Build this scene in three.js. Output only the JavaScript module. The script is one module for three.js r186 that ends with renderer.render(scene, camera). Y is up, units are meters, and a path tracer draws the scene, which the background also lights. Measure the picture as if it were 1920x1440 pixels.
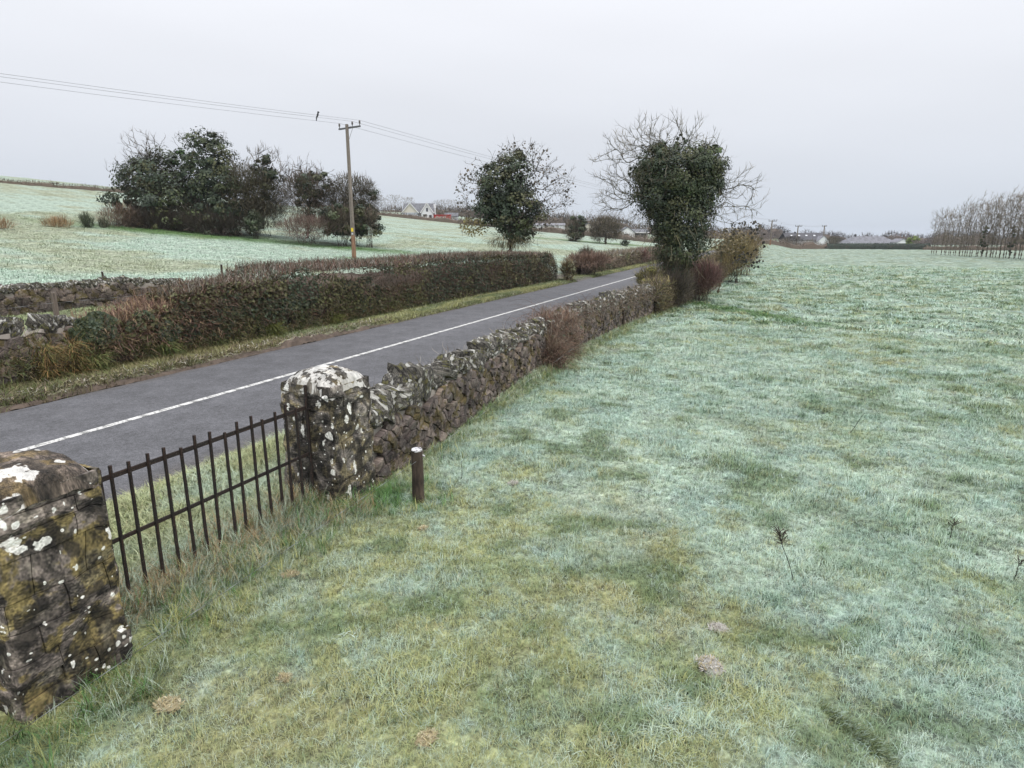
import * as THREE from 'three';
import { RoundedBoxGeometry } from 'three/addons/geometries/RoundedBoxGeometry.js';
import { mergeGeometries, mergeVertices, toCreasedNormals } from 'three/addons/utils/BufferGeometryUtils.js';

// ------------------------------------------------------------------ camera, sky, sun, exposure
const scene = new THREE.Scene();
const FPX = 1190, EYE = 3.0, PITCH = 13.3 * Math.PI / 180;      // lens in pixels of the 1920 x 1440 photograph
const camera = new THREE.PerspectiveCamera(2 * Math.atan(720 / FPX) * 180 / Math.PI, 4 / 3, 0.05, 4000);
camera.position.set(0, EYE, 0);
camera.rotation.set(-PITCH, 0, 0);
camera.updateMatrixWorld();

const renderer = new THREE.WebGLRenderer({ antialias: true });
renderer.toneMapping = THREE.LinearToneMapping;
renderer.toneMappingExposure = 1.0;
renderer.shadowMap.enabled = true;

function overcastSky() {
  const W = 512, H = 256, d = new Float32Array(W * H * 4);
  const waves = (x, y) => Math.sin(x) * 0.5 + Math.sin(x * 2.3 + y * 3.1 + 1.7) * 0.3 + Math.sin(x * 4.7 - y * 7.3 + 0.6) * 0.2;
  for (let j = 0; j < H; j++) {
    const el = (j + 0.5) / H * Math.PI - Math.PI / 2, s = Math.max(0, Math.sin(el));
    for (let i = 0; i < W; i++) {
      const az = (i + 0.5) / W * Math.PI * 2;
      const cloud = 1 + 0.03 * waves(az * 3 + 3 * s, el * 9) + 0.016 * waves(az * 7, el * 31);
      const L = (0.755 + 0.44 * s + 0.95 * s * s) * cloud;
      const b = Math.exp(-s * 7);                               // thicker, bluer cloud low down
      const k = (j * W + i) * 4;
      d[k] = L * (0.97 - 0.13 * b); d[k + 1] = L * (0.985 - 0.06 * b); d[k + 2] = L * (1.04 + 0.0 * b); d[k + 3] = 1;
    }
  }
  const t = new THREE.DataTexture(d, W, H, THREE.RGBAFormat, THREE.FloatType);
  t.mapping = THREE.EquirectangularReflectionMapping; t.magFilter = THREE.LinearFilter; t.needsUpdate = true;
  return t;
}
scene.background = overcastSky();
scene.environment = scene.background;
const sun = new THREE.DirectionalLight(0xfff6ea, 1.5);
sun.position.set(60, 130, 40); sun.target.position.set(0, 0, -30);
sun.castShadow = true; sun.shadow.radius = 60; sun.shadow.mapSize.set(2048, 2048);
Object.assign(sun.shadow.camera, { left: -120, right: 120, top: 120, bottom: -120, near: 1, far: 400 });
scene.add(sun, sun.target);
scene.fog = new THREE.FogExp2(0xdde3ee, 0.0002);

// ------------------------------------------------------------------ helpers
function rngOf(seed) { let a = seed >>> 0; return () => { a = (a + 0x6D2B79F5) | 0; let t = Math.imul(a ^ (a >>> 15), 1 | a); t = (t + Math.imul(t ^ (t >>> 7), 61 | t)) ^ t; return ((t ^ (t >>> 14)) >>> 0) / 4294967296; }; }
const hash2 = (x, y) => { let h = Math.imul(x | 0, 374761393) + Math.imul(y | 0, 668265263); h = Math.imul(h ^ (h >>> 13), 1274126177); return ((h ^ (h >>> 16)) >>> 0) / 4294967296; };
const hash3 = (x, y, z) => hash2(x + Math.imul(z | 0, 1013), y + Math.imul(z | 0, 7919));
const sm = (t) => t * t * (3 - 2 * t);
function noise2(x, y) { const i = Math.floor(x), j = Math.floor(y), u = sm(x - i), v = sm(y - j); const a = hash2(i, j), b = hash2(i + 1, j), c = hash2(i, j + 1), d = hash2(i + 1, j + 1); return a + (b - a) * u + (c - a) * v + (a - b - c + d) * u * v; }
function noise3(x, y, z) { const k = Math.floor(z), w = sm(z - k); const f = (kk) => { const i = Math.floor(x), j = Math.floor(y), u = sm(x - i), v = sm(y - j); const a = hash3(i, j, kk), b = hash3(i + 1, j, kk), c = hash3(i, j + 1, kk), d = hash3(i + 1, j + 1, kk); return a + (b - a) * u + (c - a) * v + (a - b - c + d) * u * v; }; return f(k) * (1 - w) + f(k + 1) * w; }
function fbm(x, y, o = 4) { let s = 0, a = 0.5, n = 0; for (let i = 0; i < o; i++) { s += a * noise2(x, y); n += a; a *= 0.5; x = x * 2.03 + 17.1; y = y * 2.01 + 9.7; } return s / n; }
const clamp = (x, a = 0, b = 1) => Math.min(b, Math.max(a, x));
const sstep = (a, b, x) => sm(clamp((x - a) / (b - a)));
const lerp = (a, b, t) => a + (b - a) * t;
const mix3 = (a, b, t) => [lerp(a[0], b[0], t), lerp(a[1], b[1], t), lerp(a[2], b[2], t)];
const mul3 = (a, k) => [a[0] * k, a[1] * k, a[2] * k];
const V = (x, y, z) => new THREE.Vector3(x, y, z);
const rr = (R, a, b) => a + (b - a) * R();

// a pixel of the photograph is a direction; the plane z = -Z gives its place
const CP = Math.cos(PITCH), SP = Math.sin(PITCH);
function at(px, py, Z) { const x = (px - 960) / FPX, y = -(py - 720) / FPX, dy = y * CP - SP, dz = -CP - y * SP, t = Z / -dz; return V(x * t, EYE + dy * t, -Z); }
// road coordinates: u to the left of the centre line, v along it
const RA = [-4.887, -13.185], RD = [0.387, -0.922], RN = [-0.922, -0.387];
const uOf = (x, z) => (x - RA[0]) * RN[0] + (z - RA[1]) * RN[1];
const vOf = (x, z) => (x - RA[0]) * RD[0] + (z - RA[1]) * RD[1];
const UV = (u, v) => [RA[0] + RN[0] * u + RD[0] * v, RA[1] + RN[1] * u + RD[1] * v];
const ROAD_TURN = Math.atan2(-RD[1], RD[0]);                    // rotation.y that lays +x along the road
function ground0(x, z) {
  const u = uOf(x, z), v = vOf(x, z);
  if (u > -2.72 && u < 2.72) return -0.06;
  if (u >= 2.72) {
    const w = Math.min(u, 135) - 4;
    let g = w > 0 ? 0.075 * w + 0.0003 * w * w : 0;
    g *= 1 - 0.2 * sstep(50, 170, v) - 0.3 * sstep(230, 500, v);
    if (u > 108) g -= 0.0035 * Math.pow(u - 108, 1.5);
    return -0.06 + 0.12 * sstep(2.72, 3.0, u) + Math.max(g, -3);
  }
  const bank = 0.10 * sstep(-2.72, -3.3, u) * (1 - sstep(-4.6, -5.4, u));
  const fall = -0.0105 * Math.max(0, -z - 50) * sstep(-4, -14, u);
  return -0.06 * (1 - sstep(-2.72, -2.95, u)) + bank + Math.max(fall, -9);
}
function hummock(x, z) {
  const u = uOf(x, z);
  const k = u > 0 ? sstep(4, 9, u) : sstep(-4.9, -6.2, u);
  if (u > -2.8 && u < 2.8) return 0;
  const r = Math.hypot(x, z), far = 1 + sstep(15, 50, r) * 0.9;
  return (k * far * 0.10 + 0.02) * (fbm(x * 0.9 + 3, z * 0.9, 3) - 0.5) + k * 0.045 * (fbm(x * 3.1, z * 3.1 + 5, 2) - 0.5);
}
const ground = (x, z) => ground0(x, z) + hummock(x, z);

class MB {                                                       // collects triangles with colours into one mesh
  constructor() { this.p = []; this.n = []; this.c = []; this.t = []; this.i = []; }
  vert(x, y, z, nx, ny, nz, c, u = 0, v = 0) { this.p.push(x, y, z); this.n.push(nx, ny, nz); this.c.push(c[0], c[1], c[2]); this.t.push(u, v); return this.p.length / 3 - 1; }
  tri(a, b, c) { this.i.push(a, b, c); }
  quad(a, b, c, d) { this.i.push(a, b, c, a, c, d); }
  // a tapering tube through points [x, y, z, r]
  tube(pts, c, sides = 4, c2 = null) {
    const n = pts.length; let last = null, ax = null;
    for (let k = 0; k < n; k++) {
      const a = pts[Math.max(0, k - 1)], b = pts[Math.min(n - 1, k + 1)];
      let dx = b[0] - a[0], dy = b[1] - a[1], dz = b[2] - a[2]; const l = Math.hypot(dx, dy, dz) || 1; dx /= l; dy /= l; dz /= l;
      if (!ax) ax = Math.abs(dy) < 0.9 ? [0, 1, 0] : [1, 0, 0];
      let sx = dy * ax[2] - dz * ax[1], sy = dz * ax[0] - dx * ax[2], sz = dx * ax[1] - dy * ax[0]; const m = Math.hypot(sx, sy, sz) || 1; sx /= m; sy /= m; sz /= m;
      const tx = sy * dz - sz * dy, ty = sz * dx - sx * dz, tz = sx * dy - sy * dx; ax = [tx, ty, tz];
      ax = [-tx, -ty, -tz];
      const ring = [], r = pts[k][3], cc = c2 ? mix3(c, c2, k / (n - 1)) : c;
      for (let s = 0; s < sides; s++) { const q = s / sides * Math.PI * 2, co = Math.cos(q), si = Math.sin(q), nx = sx * co + tx * si, ny = sy * co + ty * si, nz = sz * co + tz * si; ring.push(this.vert(pts[k][0] + nx * r, pts[k][1] + ny * r, pts[k][2] + nz * r, nx, ny, nz, cc, s / sides, k)); }
      if (last) for (let s = 0; s < sides; s++) { const e = (s + 1) % sides; this.quad(last[s], ring[s], ring[e], last[e]); }
      last = ring;
    }
    const e = pts[n - 1], tip = this.vert(e[0], e[1], e[2], 0, 1, 0, c2 || c); for (let s = 0; s < sides; s++) this.tri(last[(s + 1) % sides], last[s], tip);
  }
  // a flat blade of three points: twig or grass seen from a distance
  blade(x, y, z, dx, dy, dz, len, w, R, c, bend = 0.2) {
    let sx = dz, sy = 0, sz = -dx; const m = Math.hypot(sx, sz) || 1; sx = sx / m + rr(R, -.5, .5); sy = rr(R, -.5, .5); sz = sz / m + rr(R, -.5, .5);
    const bx = rr(R, -bend, bend) * len, by = rr(R, -bend, bend) * len, bz = rr(R, -bend, bend) * len;
    const nx = dz * sy - dy * sz, ny = dx * sz - dz * sx, nz = dy * sx - dx * sy, l = Math.hypot(nx, ny, nz) || 1, N = [nx / l, ny / l, nz / l];
    const a = this.vert(x - sx * w / 2, y - sy * w / 2, z - sz * w / 2, ...N, c), b = this.vert(x + sx * w / 2, y + sy * w / 2, z + sz * w / 2, ...N, c);
    const mx = x + dx * len * .55 + bx, my = y + dy * len * .55 + by, mz = z + dz * len * .55 + bz;
    const d = this.vert(mx + sx * w * .4, my + sy * w * .4, mz + sz * w * .4, ...N, c), e = this.vert(mx - sx * w * .4, my - sy * w * .4, mz - sz * w * .4, ...N, c);
    const t = this.vert(x + dx * len, y + dy * len, z + dz * len, ...N, c);
    this.quad(a, b, d, e); this.tri(e, d, t);
  }
  // a leaf folded along its rib, facing about (nx, ny, nz)
  leaf(x, y, z, nx, ny, nz, size, R, c) {
    let ax = rr(R, -1, 1), ay = rr(R, -1, .4), az = rr(R, -1, 1); const d = ax * nx + ay * ny + az * nz; ax -= d * nx; ay -= d * ny; az -= d * nz; const m = Math.hypot(ax, ay, az) || 1; ax /= m; ay /= m; az /= m;
    const bx = ny * az - nz * ay, by = nz * ax - nx * az, bz = nx * ay - ny * ax, w = size * .42, f = size * .12;
    const a = this.vert(x - ax * size * .5, y - ay * size * .5, z - az * size * .5, nx, ny, nz, c), e = this.vert(x + ax * size * .5, y + ay * size * .5, z + az * size * .5, nx, ny, nz, c);
    const k = -.08 * size;
    const l = this.vert(x + bx * w + nx * f + ax * k, y + by * w + ny * f + ay * k, z + bz * w + nz * f + az * k, nx - bx * .3, ny - by * .3, nz - bz * .3, c), r = this.vert(x - bx * w + nx * f + ax * k, y - by * w + ny * f + ay * k, z - bz * w + nz * f + az * k, nx + bx * .3, ny + by * .3, nz + bz * .3, c);
    this.tri(a, e, l); this.tri(a, r, e);
  }
  geometry() { const g = new THREE.BufferGeometry(); g.setAttribute('position', new THREE.Float32BufferAttribute(this.p, 3)); g.setAttribute('normal', new THREE.Float32BufferAttribute(this.n, 3)); g.setAttribute('color', new THREE.Float32BufferAttribute(this.c, 3)); g.setAttribute('uv', new THREE.Float32BufferAttribute(this.t, 2)); g.setIndex(this.i); return g; }
  build(name, material, parent, kind) { if (!this.i.length) return null; return mesh(name, this.geometry(), material, parent, kind); }
}
const taken = new Map();
function numbered(name) { const k = taken.get(name) || 0; taken.set(name, k + 1); return k ? name + '_' + String(k).padStart(3, '0') : name; }
function mesh(name, geometry, material, parent, kind) {
  const m = new THREE.Mesh(geometry, material); m.castShadow = m.receiveShadow = true;
  m.name = parent ? name : numbered(name); (parent || scene).add(m); if (kind) m.userData.kind = kind; return m;
}
function thing(name, label, category, pos = [0, 0, 0], turn = 0, group) {
  const o = new THREE.Group(); o.name = numbered(name); scene.add(o); o.position.set(...pos); o.rotation.y = turn;
  o.userData = { label, category }; if (group) o.userData.group = group; return o;
}
function tag(o, label, category, group) { o.userData.label = label; o.userData.category = category; if (group) o.userData.group = group; return o; }
function dup(o, pos, turn, scale, label) {
  const c = o.clone(); c.name = numbered(o.name.replace(/_\d{3}$/, '')); scene.add(c); c.position.set(...pos); c.rotation.y = turn; if (scale) c.scale.set(...scale);
  c.userData = { ...o.userData }; if (label) c.userData.label = label; return c;
}
// tiling texture from a function of (0..1, 0..1) -> [r, g, b] in sRGB 0..255, or one number for bump
function tex(size, f, srgb = true, repeat = 1) {
  const d = new Uint8Array(size * size * 4);
  for (let j = 0; j < size; j++) for (let i = 0; i < size; i++) { const c = f(i / size, j / size, i, j), k = (j * size + i) * 4; if (typeof c === 'number') d[k] = d[k + 1] = d[k + 2] = clamp(c, 0, 255); else { d[k] = clamp(c[0], 0, 255); d[k + 1] = clamp(c[1], 0, 255); d[k + 2] = clamp(c[2], 0, 255); } d[k + 3] = 255; }
  const t = new THREE.DataTexture(d, size, size); t.wrapS = t.wrapT = THREE.RepeatWrapping; t.magFilter = THREE.LinearFilter; t.repeat.set(repeat, repeat); if (srgb) t.colorSpace = THREE.SRGBColorSpace; t.needsUpdate = true; return t;
}
// noise that tiles over 0..1
function tnoise(x, y, f, seed = 0) { x *= f; y *= f; const i = Math.floor(x), j = Math.floor(y), u = sm(x - i), v = sm(y - j), W = (k) => ((k % f) + f) % f; const a = hash2(W(i) + seed, W(j) - seed), b = hash2(W(i + 1) + seed, W(j) - seed), c = hash2(W(i) + seed, W(j + 1) - seed), d = hash2(W(i + 1) + seed, W(j + 1) - seed); return a + (b - a) * u + (c - a) * v + (a - b - c + d) * u * v; }
function tfbm(x, y, f, o, seed = 0) { let s = 0, a = .5, n = 0; for (let k = 0; k < o; k++) { s += a * tnoise(x, y, f, seed + k * 31); n += a; a *= .55; f *= 2; } return s / n; }
const std = (o) => new THREE.MeshStandardMaterial({ roughness: 0.9, ...o });
const LEAF = new THREE.MeshPhysicalMaterial({ vertexColors: true, color: new THREE.Color().setRGB(.8, .8, .8), roughness: 0.6, side: THREE.DoubleSide });
const TWIG = std({ vertexColors: true, color: new THREE.Color().setRGB(.72, .72, .72), side: THREE.DoubleSide });
const GRASS = std({ vertexColors: true, side: THREE.DoubleSide, roughness: 0.85 });
// the field face of the near wall, as u along the road
function wallFace(v) { const K = [[-30, -5.5], [-4.3, -5.3], [3.1, -4.78], [10.6, -4.95], [20, -5.6], [60, -5.4], [900, -5.4]]; for (let k = 0; k < K.length - 1; k++) if (v < K[k + 1][0]) { const t = (v - K[k][0]) / (K[k + 1][0] - K[k][0]); return lerp(K[k][1], K[k + 1][1], sm(clamp(t)) * .5 + clamp(t) * .5); } return -5.4; }
// ------------------------------------------------------------------ ground
const FROST = [0.475, 0.61, 0.505], FROST_BLUE = [0.385, 0.525, 0.445], MOSS = [0.36, 0.37, 0.14], GREEN = [0.085, 0.165, 0.045], STRAW = [0.40, 0.33, 0.19], OLIVE = [0.17, 0.19, 0.07], EARTH = [0.09, 0.065, 0.045];
// frost lies on open grass; moss and grass are bare of it by the wall, under trees and where cattle trod
function grassColor(x, z, dice = -1) {                              // dice: one tuft's own draw between moss and frosted grass
  const u = uOf(x, z), v = vOf(x, z), r = Math.hypot(x, z);
  const a = fbm(x * 0.35 + 40, z * 0.35, 4), b = fbm(x * 1.3, z * 1.3 + 70, 3), c = fbm(x * 0.09 + 9, z * 0.09, 3), e = fbm(x * 2.6 + 5, z * 2.6, 2);
  let col = mix3(FROST, FROST_BLUE, sstep(0.38, 0.62, b));
  if (u < 0) {
    const gateway = 1 - sstep(.6, 4.2, Math.hypot((x + 1.0) / 1.35, z + 3.7) + (c - .5) * 3);   // mossy trodden turf inside the gate
    let moss = sstep(0.44, 0.68, a * 0.16 + fbm(x * 1.0 + 77, z * 1.0 + 12, 3) * 0.26 + e * 0.28 + fbm(x * 6 + 2, z * 6, 2) * 0.2 + gateway * 0.19) * 0.78;
    if (dice >= 0) moss = lerp(moss, dice < moss ? 0.95 : 0.06, 0.6);
    col = mix3(col, MOSS, moss);
    col = mix3(col, STRAW, sstep(0.58, 0.8, fbm(x * 0.8 + 90, z * 0.8, 3)) * 0.2);
    col = mix3(col, OLIVE, sstep(0.60, 0.76, fbm(x * 1.1 + 31, z * 1.1 + 8, 3)) * 0.35);
    col = mix3(col, [0.15, 0.22, 0.10], sstep(0.62, 0.72, fbm(x * 1.5 + 11, z * 2.1 + 3, 3)) * 0.75);
    col = mix3(col, [0.16, 0.27, 0.15], sstep(0.55, 0.74, fbm(x * 0.9 + 60, z * 1.7 + 20, 3)) * 0.4);
    const wall = 1 - sstep(0.1, 0.8, wallFace(v) - u + (a - 0.5) * 1.2);       // sheltered strip along the wall
    col = mix3(col, mix3(MOSS, GREEN, sstep(0.4, 0.6, b)), wall * 0.75 * (1 - sstep(-2, 6, v) * 0.6));
    // grass without frost in the lee of the ivy tree, drawn out along the old headland
    let lee = 0;
    if (x > 5 && x < 13 && z < -17 && z > -33) for (let k = 0, T = [[7.2, -29.5, .9], [8.5, -26.8, .75], [9.4, -24.6, .6], [10.2, -21.9, .45], [10.9, -19.6, .3]]; k < 4; k++) { const p = T[k], q = T[k + 1], ex = q[0] - p[0], ez = q[1] - p[1], t = clamp(((x - p[0]) * ex + (z - p[1]) * ez) / (ex * ex + ez * ez)), d = Math.hypot(x - p[0] - ex * t, z - p[1] - ez * t) + (e - .5) * .5; lee = Math.max(lee, (1 - sstep(.6, 1.25, d / lerp(p[2], q[2], t))) * (k === 3 ? 1 - t * .9 : 1)); }
    col = mix3(col, mix3(GREEN, [0.12, 0.24, 0.08], b), lee * 0.95);
  } else {
    const rough = sstep(0.48, 0.66, a * .6 + c * .5);
    col = mix3(mul3(FROST, 1.06), [0.42, 0.42, 0.24], rough * 0.55);
    col = mix3(col, OLIVE, sstep(0.6, 0.78, b * .6 + a * .45) * 0.5);
    const shelter = (cx, cz, rx, rz) => Math.exp(-Math.pow((x - cx) / rx, 2) - Math.pow((z - cz) / rz, 2));
    const s = shelter(-29, -57, 9.5, 3.0) + shelter(-13.5, -56.5, 6, 2.2) * .8 + shelter(15.5, -122, 14, 3.2) * 1.1 + shelter(-0.5, -45, 2.5, 1.5) * .5 + shelter(-11, -47, 1.6, 0.6) * .8;
    col = mix3(col, [0.11, 0.235, 0.055], clamp(s * 1.4 + (b - .5) * .5 * Math.min(1, s * 3)) * 0.92);
    col = mix3(col, [0.33, 0.25, 0.12], shelter(-43, -46, 6, 2.2) * 0.8 * sstep(.35, .6, a) + shelter(-31, -33, 6, 1.0) * .7 * sstep(.4, .55, b));
    if (u < 4.6) { const k = sstep(2.75, 3.3, u); col = mix3(mix3(EARTH, OLIVE, .35), mix3(mix3(GREEN, MOSS, .45), STRAW, sstep(.5, .7, b) * .6), k * sstep(.3, .5, b + .15)); }
    else if (u < 12 && v < 6) col = mix3(col, mix3(MOSS, GREEN, .4), 0.8);
  }
  if (u < 0 && u > -5.3) col = mix3(mix3(EARTH, STRAW, .4), mix3(mix3(MOSS, FROST, .45), GREEN, sstep(.45, .65, b) * .6), sstep(2.72, 3.1, -u));
  return col;
}
const groundDetail = tex(512, (x, y) => { const a = tfbm(x, y, 24, 4, 3), b = tnoise(x, y, 128, 9), c = tfbm(x, y, 6, 3, 7); const k = 150 + 130 * (a - .5) + 75 * (b - .5) + 55 * (c - .5); return [k * 1.01, k, k * .99]; });
const groundBump = tex(512, (x, y) => 255 * (tfbm(x, y, 20, 4, 3) * .7 + .3 * tnoise(x, y, 140, 5)), false);
{
  const axis = (lo, hi, mid, fine, grow, halfFine) => { const a = []; for (let p = mid; p < hi;) { a.push(p); p += Math.max(fine, grow * (Math.abs(p - mid) - halfFine)); } a.push(hi); const b = []; for (let p = mid; p > lo;) { p -= Math.max(fine, grow * (Math.abs(p - mid) - halfFine)); if (p > lo) b.push(p); } b.push(lo); return [...b.reverse(), ...a]; };
  let us = axis(-900, 700, -9, 0.16, 0.022, 6);
  us = us.filter((q) => [-3.3, -2.95, -2.72, 2.72, 3].every((w) => Math.abs(q - w) > 0.05)); us.push(-3.3, -2.95, -2.72, 2.72, 3); us.sort((p, q) => p - q);
  const vs = axis(-26, 1800, -5, 0.16, 0.019, 5), m = new MB(), nu = us.length, nv = vs.length;
  for (const v of vs) for (const u of us) { const [x, z] = UV(u, v); m.vert(x, ground(x, z), z, 0, 1, 0, mul3(grassColor(x, z), 1.75), x / 2.3, z / 2.3); }
  for (let j = 0; j < nv - 1; j++) for (let i = 0; i < nu - 1; i++) { const a = j * nu + i; m.quad(a, a + nu, a + nu + 1, a + 1); }
  const g = m.geometry(); g.computeVertexNormals();
  const o = mesh('ground', g, std({ vertexColors: true, map: groundDetail, bumpMap: groundBump, bumpScale: 0.03, roughness: 0.95 }));
  o.userData.kind = 'structure';
}
// ------------------------------------------------------------------ road
{
  const asphalt = tex(1024, (x, y) => { const s = tnoise(x, y, 512, 1), t = tnoise(x, y, 256, 4), c = tfbm(x, y, 5, 4, 8), st = hash2((x * 1024) | 0, (y * 1024) | 0); const g2 = tnoise(x, y, 72, 6), g3 = tnoise(x, y, 40, 7); let k = 88 + 46 * (s - .5) + 40 * (t - .5) + 26 * (c - .5) + 18 * (g2 - .5) + 12 * (g3 - .5); if (st > .993) k += 50; return [k * .985, k * .99, k * 1.03]; });
  const bump = tex(512, (x, y) => 255 * (.6 * tnoise(x, y, 256, 2) + .4 * tnoise(x, y, 128, 3)), false);
  const m = new MB(), us = []; for (let k = 0; k <= 22; k++) us.push(-2.76 + k * 5.52 / 22);
  const vs = []; for (let v = -26; v < 900;) { vs.push(v); v += v < 40 ? 0.25 : Math.max(.25, (v - 35) * .05); }
  for (const v of vs) us.forEach((u, k) => {
    const e = (k === 0 || k === 22) ? 0.16 * (fbm(v * 1.7, k * 9, 3) - .5) : 0, [x, z] = UV(u + e, v);
    const tr = Math.exp(-Math.pow((Math.abs(u) - 1.35) / .45, 2));     // polished by tyres
    const w = 0.86 + 0.18 * fbm(x * .5, z * .5, 3) - 0.09 * tr + 0.12 * (fbm(u * 5, v * .25, 3) - .5), mud = sstep(2.3, 2.75, Math.abs(u) + .5 * (fbm(v * 1.3, u > 0 ? 3 : 9, 3) - .5)) * .7;
    const y = 0.045 - 0.006 * u * u + ((k === 0 || k === 22) ? -0.045 : 0);
    m.vert(x, y, z, 0, 1, 0, mix3([w, w, w], [w * .82, w * .70, w * .56], mud), u / 1.7, v / 1.7);
  });
  const n = us.length; for (let j = 0; j < vs.length - 1; j++) for (let i = 0; i < n - 1; i++) { const a = j * n + i; m.quad(a, a + n, a + n + 1, a + 1); }
  const g = m.geometry(); g.computeVertexNormals();
  mesh('road', g, std({ vertexColors: true, map: asphalt, bumpMap: bump, bumpScale: 0.004, roughness: 0.82 })).userData.kind = 'structure';
  // the painted line, worn along its edges
  const l = new MB(); const vv = []; for (let v = -26; v < 500; v += v < 50 ? .12 : 3) vv.push(v);
  for (const v of vv) for (const s of [-1, 1]) { const [x, z] = UV(s * (0.066 + .006 * (noise2(v * 9, s * 7) - .5)), v); l.vert(x, 0.0495, z, 0, 1, 0, [1, 1, 1], s * .06, v); }
  for (let j = 0; j < vv.length - 1; j++) l.quad(j * 2, j * 2 + 2, j * 2 + 3, j * 2 + 1);
  const paint = tex(256, (x, y) => { const k = 226 - 60 * Math.pow(tfbm(x, y, 32, 3, 5), 3) - 30 * tnoise(x, y, 128, 2) - (tfbm(x, y, 24, 4, 15) > .6 ? 70 : 0); return [k, k, k * .985]; });
  mesh('road_marking', l.geometry(), std({ map: paint, roughness: 0.7, side: THREE.DoubleSide })).userData.kind = 'structure';
}
// ------------------------------------------------------------------ grass
const pickOf = (R, a) => a[Math.floor(R() * a.length)];
function clump(seed, n, spread, len, w, lie, seg = 2) {
  const R = rngOf(seed), m = new MB();
  for (let k = 0; k < n; k++) {
    const q = R() * 6.283, d = Math.sqrt(R()) * spread, x = Math.cos(q) * d, z = Math.sin(q) * d, az = R() * 6.283, L = len * rr(R, .5, 1.15), ww = w * rr(R, .7, 1.3);
    const ox = Math.cos(az), oz = Math.sin(az), li = lie * rr(R, .4, 1.4), sx = -oz, sz = ox, tone = rr(R, .72, 1.18), c = [tone, tone, tone];
    let prev = null;
    for (let s = 0; s <= seg; s++) {
      const f = s / seg, hh = L * (f - .45 * li * f * f), out = L * li * f * f, wd = ww * (1 - f * .92) / 2, nx = -ox * li * f, ny = 1, nz = -oz * li * f;
      const a = m.vert(x + ox * out - sx * wd, hh - .01, z + oz * out - sz * wd, nx, ny, nz, c), b = m.vert(x + ox * out + sx * wd, hh - .01, z + oz * out + sz * wd, nx, ny, nz, c);
      if (prev) m.quad(prev[0], prev[1], b, a); prev = [a, b];
    }
  }
  return m.geometry();
}
function scatter(name, label, geos, spots, category = 'grass') {
  geos.forEach((g, k) => {
    const mine = spots.filter((_, i) => i % geos.length === k); if (!mine.length) return;
    const im = new THREE.InstancedMesh(g, GRASS, mine.length), M = new THREE.Matrix4(), Q = new THREE.Quaternion(), E = new THREE.Euler(), C = new THREE.Color();
    mine.forEach((s, i) => { E.set(s[6] || 0, s[3], s[7] || 0); Q.setFromEuler(E); M.compose(V(s[0], s[1], s[2]), Q, V(s[4], s[8] || s[4], s[4])); im.setMatrixAt(i, M); C.setRGB(...s[5]); im.setColorAt(i, C); });
    im.name = numbered(name); im.castShadow = im.receiveShadow = true; im.userData = { kind: 'stuff', label, category }; scene.add(im);
  });
}
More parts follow.
